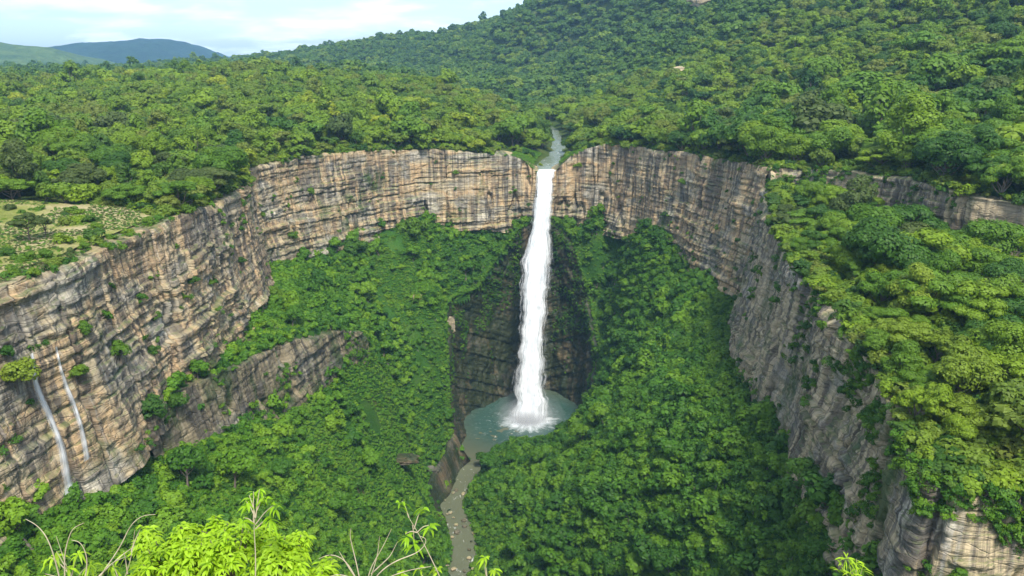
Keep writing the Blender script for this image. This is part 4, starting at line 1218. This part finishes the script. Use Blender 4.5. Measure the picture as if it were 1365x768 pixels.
# pale rock outcrops showing through the far woods
def outcrop(u, v, w, h, label, mat=None, lift=5.5):
    p = ground_at(u, v)
    if p is None: return
    n, m = 26, 16; V = []
    for i in range(m):
        th = (i / (m - 1) - .5) * math.pi * .999; a = np.arange(n) / n * 2 * np.pi
        x, y, z = np.cos(a) * math.cos(th), np.sin(a) * math.cos(th), np.full(n, math.sin(th))
        r = 1 + .5 * fbm(x * 2.3, y * 2.3, z * 4, seed=int(u), o=4)
        V.append(np.stack([np.sign(x) * abs(x) ** .6 * r * w, np.sign(y) * abs(y) ** .6 * r * w * .4, np.sign(z) * np.abs(z) ** .5 * r * h], 1))
    F = [(i * n + j, i * n + (j + 1) % n, (i + 1) * n + (j + 1) % n, (i + 1) * n + j) for i in range(m - 1) for j in range(n)]
    me = bpy.data.meshes.new("rock_outcrop"); me.from_pydata(np.concatenate(V).tolist(), [], F); me.materials.append(mat or M_boulder)
    o = add_obj("rock_outcrop", me, None, (p.x, p.y - (2 if lift > 1 else -1.2), p.z + lift + h * .2)); tag(o, label, "rock outcrop")
outcrop(950, 8, 22, 9, "grey rock outcrop high on the wooded hillside at the top edge")
outcrop(392, 66, 14, 8, "grey rock bluff on the far left end of the wooded ridge")
outcrop(905, 108, 5, 3, "small pale rock showing in the woods above the right cliff")
outcrop(1340, 100, 2.6, 1.6, "small grey rock among trees near the right edge")

outcrop(530, 614, 6.5, 1.1, "brown rock ledge breaking out of the grassy left slope", M_brown2, -.3)
outcrop(573, 634, 3.6, 2.0, "brown rock knob above the left bank of the lower river", M_brown2, .2)
outcrop(557, 402, 2.2, 2.0, "small grey rock showing in the bushes of the left slope", M_boulder, .3)
outcrop(601, 437, 1.6, 3.2, "pale tan rock at the left lip of the plunge bowl", M_boulder, .2)
outcrop(812, 478, 1.2, 3.0, "slim pale rock on the right lip of the plunge bowl", M_boulder, .2)
# ------------------------------------------------------------------ plants right in front of the viewpoint
def UV(u, v, Y):
    dy = FPX * cp_ + (384 - v) * sp_; dz = -FPX * sp_ + (384 - v) * cp_; t = Y / dy
    return np.array([(u - 682.5) * t, Y, CAMZ + dz * t])
gl = np.random.default_rng(31)
def leaf_blades(P, D, L, W, droop=.5):
    """lance shaped leaves bending down along their length: base P, heading D"""
    n = len(P); D = D / np.linalg.norm(D, axis=1)[:, None]
    side = np.cross(D, np.array([0, 0, 1.0])) + gl.normal(size=(n, 3)) * .25; side /= np.linalg.norm(side, axis=1)[:, None]
    up = np.cross(side, D)
    rows = []
    for f, w in ((0, .08), (.22, .75), (.5, 1.0), (.78, .62), (1.0, .04)):
        c = P + D * (L * f)[:, None]; c[:, 2] -= droop * L * f * f
        ww = (W * w * .5)[:, None]
        rows += [c - side * ww + up * ww * .35, c, c + side * ww + up * ww * .35]
    V = np.stack(rows, 1).reshape(-1, 3)
    base = np.arange(n)[:, None, None] * 15
    q = np.array([(r * 3 + k, r * 3 + k + 1, r * 3 + k + 4, r * 3 + k + 3) for r in range(4) for k in range(2)])
    return V, (base + q[None]).reshape(-1, 4)
def shoots(centres, dirs, nleaf, L, W, droop=.55, spread=1.0):
    P, D, LL, WW = [], [], [], []
    for c, d in zip(centres, dirs):
        d = d / np.linalg.norm(d)
        for i in range(nleaf):
            a = i * 2.4 + gl.uniform(0, .6); e = gl.uniform(.1, .9)
            t1 = np.cross(d, [.3, .5, .8]); t1 /= np.linalg.norm(t1); t2 = np.cross(d, t1)
            D.append(d * (1 - spread * .7 * gl.uniform(.5, 1)) + (t1 * math.cos(a) + t2 * math.sin(a)) * spread * .8)
            P.append(c - d * L * .7 * e); k = gl.uniform(.6, 1.15); LL.append(L * k); WW.append(W * k)
    return leaf_blades(np.array(P), np.array(D), np.array(LL), np.array(WW), droop)
def smooth_path(pts, n=24):
    P = np.array(pts, float); s = np.linspace(0, 1, len(P)); q = np.linspace(0, 1, n)
    Q = np.stack([np.interp(q, s, P[:, k]) for k in range(3)], 1)
    for _ in range(8): Q[1:-1] = .25 * Q[:-2] + .5 * Q[1:-1] + .25 * Q[2:]
    return Q
def stems(paths, r0, r1):
    out = []
    for p in paths:
        Q = smooth_path(p); out.append(tube(Q, np.linspace(r0, r1, len(Q)), 6))
    return merge(out)
def shrub_near(label, root, clumps, nshoot, nleaf, L, W, mat, group=None, name="shrub", bark=None, up=.6, droop=.55, dead=()):
    r = empty(name, tuple(root)); tag(r, label, "shrub", group); root = np.array(root, float)
    C, Dd, paths = [], [], []
    for (c, rx, ry, rz, k) in clumps:
        for i in range(int(nshoot * k)):
            d = gl.normal(size=3); d[2] = abs(d[2]) * 1.2 if gl.random() < .85 else d[2] * .4; d /= np.linalg.norm(d)
            rad = gl.uniform(.75, 1.05) if gl.random() < .75 else gl.uniform(.3, .8)
            p = np.array(c) + d * np.array([rx, ry, rz]) * rad * (1 + .2 * float(noise(d[0] * 3, d[1] * 3, d[2] * 3, 7)))
            C.append(p); Dd.append(d + np.array([0, 0, up]))
            if i % 4 == 0: paths.append([root + (np.array(c) - root) * .5, np.array(c) + (p - np.array(c)) * .2 - np.array([0, 0, rz * .5]), p])
        paths.append([root, root + (np.array(c) - root) * .5 + np.array([.03, 0, .05]), np.array(c)])
    V, F = stems(paths, .012, .004); add_obj("branches", mesh_np("near_branches", V - root, F, bark or M_bark, smooth=True), r)
    V, F = shoots(C, Dd, nleaf, L, W, droop); add_obj("leaves", mesh_np("near_leaves", V - root, F, mat, smooth=True), r)
    return r
Y0 = 6.5
c = lambda u, v, Y=Y0: tuple(UV(u, v, Y))
shrub_near("large bright lime green leafy shrub top at the bottom edge", UV(315, 900, 6.2), [
    (c(215, 768), .26, .3, .34, .9), (c(262, 752), .22, .3, .30, .8), (c(310, 748), .24, .4, .34, 1.0), (c(372, 758), .26, .35, .30, 1), (c(245, 712, 6.8), .13, .2, .10, .25), (c(285, 706, 6.8), .10, .2, .10, .2), (c(345, 722, 6.8), .16, .3, .12, .4), (c(395, 728, 6.8), .12, .2, .12, .3), (c(430, 775), .14, .3, .20, .45), (c(196, 722, 6.8), .10, .2, .12, .2)], 120, 9, .088, .032, M_lime)
def sprig(label, pts, Y, tufts, L, W, nleaf=9, group=None, mat=None, droop=.75, name="sapling", stem_m=None):
    P = [UV(u, v, Y) for u, v in pts]; root = P[0]
    r = empty(name, tuple(root)); tag(r, label, "sapling", group)
    V, F = stems([P] + [[UV(a, b, Y), UV((a + u) / 2, (b + v) / 2 - 3, Y), UV(u, v, Y)] for (a, b), (u, v) in tufts], .006, .002)
    add_obj("stem", mesh_np("sapling_stem", V - root, F, stem_m or M_twig, smooth=True), r)
    V, F = shoots([UV(u, v, Y + gl.uniform(-.1, .1)) for _, (u, v) in tufts] , [np.array([gl.normal() * .3, gl.normal() * .3, 1]) for _ in tufts], nleaf, L, W, droop, 1.1)
    add_obj("leaves", mesh_np("sapling_leaves", V - root, F, mat or M_lime, smooth=True), r)
sprig("tall thin lime green sapling tip standing above the leafy lime shrub", [(340, 800), (341, 740), (338, 700), (344, 668)], 6.2,
      [((341, 690), (346, 652)), ((341, 690), (332, 660)), ((338, 700), (338, 655)), ((343, 680), (352, 662)), ((340, 690), (328, 668)), ((340, 700), (366, 672)), ((341, 705), (362, 690)), ((340, 700), (325, 690))], .11, .026, 12, droop=.9)
sprig("lime green sapling with drooping leaf whorls between the bare branches and the river", [(600, 800), (580, 755), (560, 715), (545, 690)], 6.2,
      [((545, 690), (536, 668)), ((552, 705), (563, 676)), ((556, 710), (572, 700)), ((556, 710), (540, 712)), ((550, 700), (552, 722))], .115, .03)
sprig("small lime green sprig at the bottom edge just right of the river", [(652, 810), (650, 780), (645, 750)], 6.2,
      [((650, 775), (645, 742)), ((650, 780), (660, 758)), ((650, 780), (632, 768)), ((650, 780), (672, 772))], .09, .028)
sprig("lime green leaves at the bottom edge left of the river", [(575, 820), (570, 790), (560, 770)], 6.2,
      [((570, 790), (535, 762)), ((570, 790), (558, 756)), ((570, 790), (582, 757)), ((570, 790), (600, 772)), ((570, 790), (518, 775)), ((570, 790), (545, 775))], .10, .03)
sprig("spiky tuft of narrow pale green leaves alone at the bottom edge on the right", [(1142, 830), (1140, 795), (1137, 768)], 6.2,
      [((1140, 795), (1130, 742)), ((1140, 795), (1142, 745)), ((1140, 795), (1150, 757)), ((1140, 795), (1122, 752)), ((1140, 795), (1136, 758))], .13, .014, 12, droop=.5)
sprig("yellowish sapling with hanging leaves and pale stem in the bottom left corner", [(110, 820), (98, 780), (85, 745), (75, 715)], 6.2,
      [((98, 780), (75, 735)), ((92, 765), (66, 742)), ((95, 770), (105, 735)), ((98, 780), (118, 752)), ((98, 780), (60, 765)), ((98, 780), (90, 755))], .13, .026, 8, droop=.9)
sprig("small lime sapling on the curved twig left of the leafy lime shrub", [(150, 830), (160, 790), (175, 745), (180, 705)], 6.2,
      [((175, 735), (190, 700)), ((160, 780), (150, 752)), ((170, 765), (165, 735))], .12, .03, 8, droop=.9)
def bare(label, paths, Y=6.0, r0=.0075, r1=.002):
    Ps = [[UV(u, v, Y + .03 * i) for u, v in p] for i, p in enumerate(paths)]; root = Ps[0][0]
    r = empty("bare_branch", tuple(root)); tag(r, label, "branch")
    V, F = stems(Ps, r0, r1); add_obj("twigs", mesh_np("twigs", V - root, F, M_twig, smooth=True), r)
bare("pale bare branch with curling twigs in the bottom left corner", [[(90, 830), (80, 770), (66, 720), (50, 700), (34, 692)], [(88, 800), (85, 740), (95, 705), (112, 697)], [(105, 830), (112, 780), (118, 745), (108, 722), (95, 720)]])
bare("long pale bare branch arching up to the left of the leafy lime shrub", [[(110, 820), (130, 770), (162, 730), (172, 700), (190, 686), (207, 686)], [(112, 790), (140, 760), (165, 738), (180, 728)], [(125, 775), (150, 750), (168, 742)]], 6.1)
bare("tangle of pale bare branches between the leafy lime shrub and the river", [[(490, 830), (478, 775), (460, 745), (440, 738), (425, 745)], [(485, 800), (500, 765), (530, 745), (560, 738), (572, 718), (560, 715)],
      [(486, 800), (492, 760), (510, 730), (522, 705)], [(483, 790), (475, 750), (466, 715), (468, 704)], [(487, 800), (515, 770), (545, 760), (575, 755)], [(484, 790), (470, 770), (450, 765), (430, 772)],
      [(488, 790), (503, 742), (506, 715)], [(495, 765), (520, 742), (530, 722)], [(480, 780), (462, 752), (452, 735)]], 6.0, .0065, .002)
# dark leafy growth in the bottom left corner lies on the slope and belongs to the undergrowth
# ------------------------------------------------------------------ air
hz = bpy.data.materials.new("haze_air"); t = NT(hz)
v = t.n("ShaderNodeVolumePrincipled", ins={"Color": (.36, .66, 1.0, 1), "Density": HAZE, "Anisotropy": 0.0}); t.out(None, v.outputs[0])
x0, x1, y0, y1, z0, z1 = -6500, 6500, -400, 7500, -8, 900
V = [(x0, y0, z0), (x1, y0, z0), (x1, y1, z0), (x0, y1, z0), (x0, y0, z1), (x1, y0, z1), (x1, y1, z1), (x0, y1, z1)]
F = [(3, 2, 1, 0), (4, 5, 6, 7), (0, 1, 5, 4), (1, 2, 6, 5), (2, 3, 7, 6), (3, 0, 4, 7)]
me = bpy.data.meshes.new("haze"); me.from_pydata(V, [], F); me.materials.append(hz)
if HAZE > 0: tag(add_obj("haze", me), "thin blue haze over the far hills", kind="stuff")

# ------------------------------------------------------------------ light, sky, render
SUN_EL, SUN_AZ = R(56), R(163)      # azimuth clockwise from +Y (north): behind the camera, to the right
sd = bpy.data.lights.new("sun", "SUN"); so = bpy.data.objects.new("sun", sd); COL.objects.link(so)
sd.energy = 3.1; sd.angle = R(12.0); sd.color = (1.0, .95, .86)
dirv = Vector((math.sin(SUN_AZ) * math.cos(SUN_EL), math.cos(SUN_AZ) * math.cos(SUN_EL), math.sin(SUN_EL)))
so.rotation_euler = dirv.to_track_quat("Z", "Y").to_euler(); so.location = (100, -100, 400)
w = bpy.data.worlds.new("World"); scene.world = w; w.use_nodes = True
class WT(NT):
    def __init__(s, w): s.nt = w.node_tree; s.nt.nodes.clear()
t = WT(w)
sky = t.n("ShaderNodeTexSky", sky_type="NISHITA", sun_disc=False, sun_elevation=SUN_EL, sun_rotation=SUN_AZ, altitude=300, air_density=1.0, dust_density=1.5, ozone_density=1.5)
tc = t.n("ShaderNodeTexCoord").outputs["Generated"]
sx = t.n("ShaderNodeSeparateXYZ", ins={0: tc})
den = t.math("ADD", t.math("MAXIMUM", sx.outputs[2], 0.0), .20)
pv = t.n("ShaderNodeCombineXYZ", ins={0: t.math("DIVIDE", sx.outputs[0], den), 1: t.math("DIVIDE", sx.outputs[1], den), 2: 0.0}).outputs[0]
cn = t.noise(t.mapping(pv, (1.5, 1.7, 1), (3.1, 1.7, 0)), 1.0, 7, .56, .2)
cov = t.ramp(cn, [(.44, 0.0), (.56, 1.0)])
shade = t.ramp(t.noise(t.mapping(pv, (2.2, 3.0, 1), (7, 2, 0)), 1.0, 6, .6), [(.38, (6.2, 6.7, 7.4)), (.60, (9.6, 9.7, 9.8))])
tr_ = shade.node.color_ramp
for e, c in zip(tr_.elements, [(.60, .66, .74, 1), (.97, .98, 1.0, 1)]): e.color = c
shade = t.mix(1.0, shade, (5.9, 5.9, 5.9), "MULTIPLY")
skc = t.mix(1.0, sky.outputs[0], (.80, .82, .86), "MULTIPLY")
mx = t.mix(t.math("MULTIPLY", cov, .93), skc, shade)
bg = t.n("ShaderNodeBackground", ins={0: mx, 1: .145})
wo = t.n("ShaderNodeOutputWorld"); t.nt.links.new(bg.outputs[0], wo.inputs[0])
scene.view_settings.view_transform = "Standard"; scene.view_settings.look = "None"
scene.view_settings.exposure = EXPOSURE; scene.view_settings.gamma = 1.0; scene.view_settings.use_curve_mapping = False
scene.render.engine = "CYCLES"
cy = scene.cycles
cy.max_bounces = 8; cy.diffuse_bounces = 3; cy.glossy_bounces = 2; cy.transmission_bounces = 3; cy.volume_bounces = 1; cy.transparent_max_bounces = 16
cy.use_denoising = True
cy.caustics_reflective = False; cy.caustics_refractive = False
cy.sample_clamp_indirect = 6
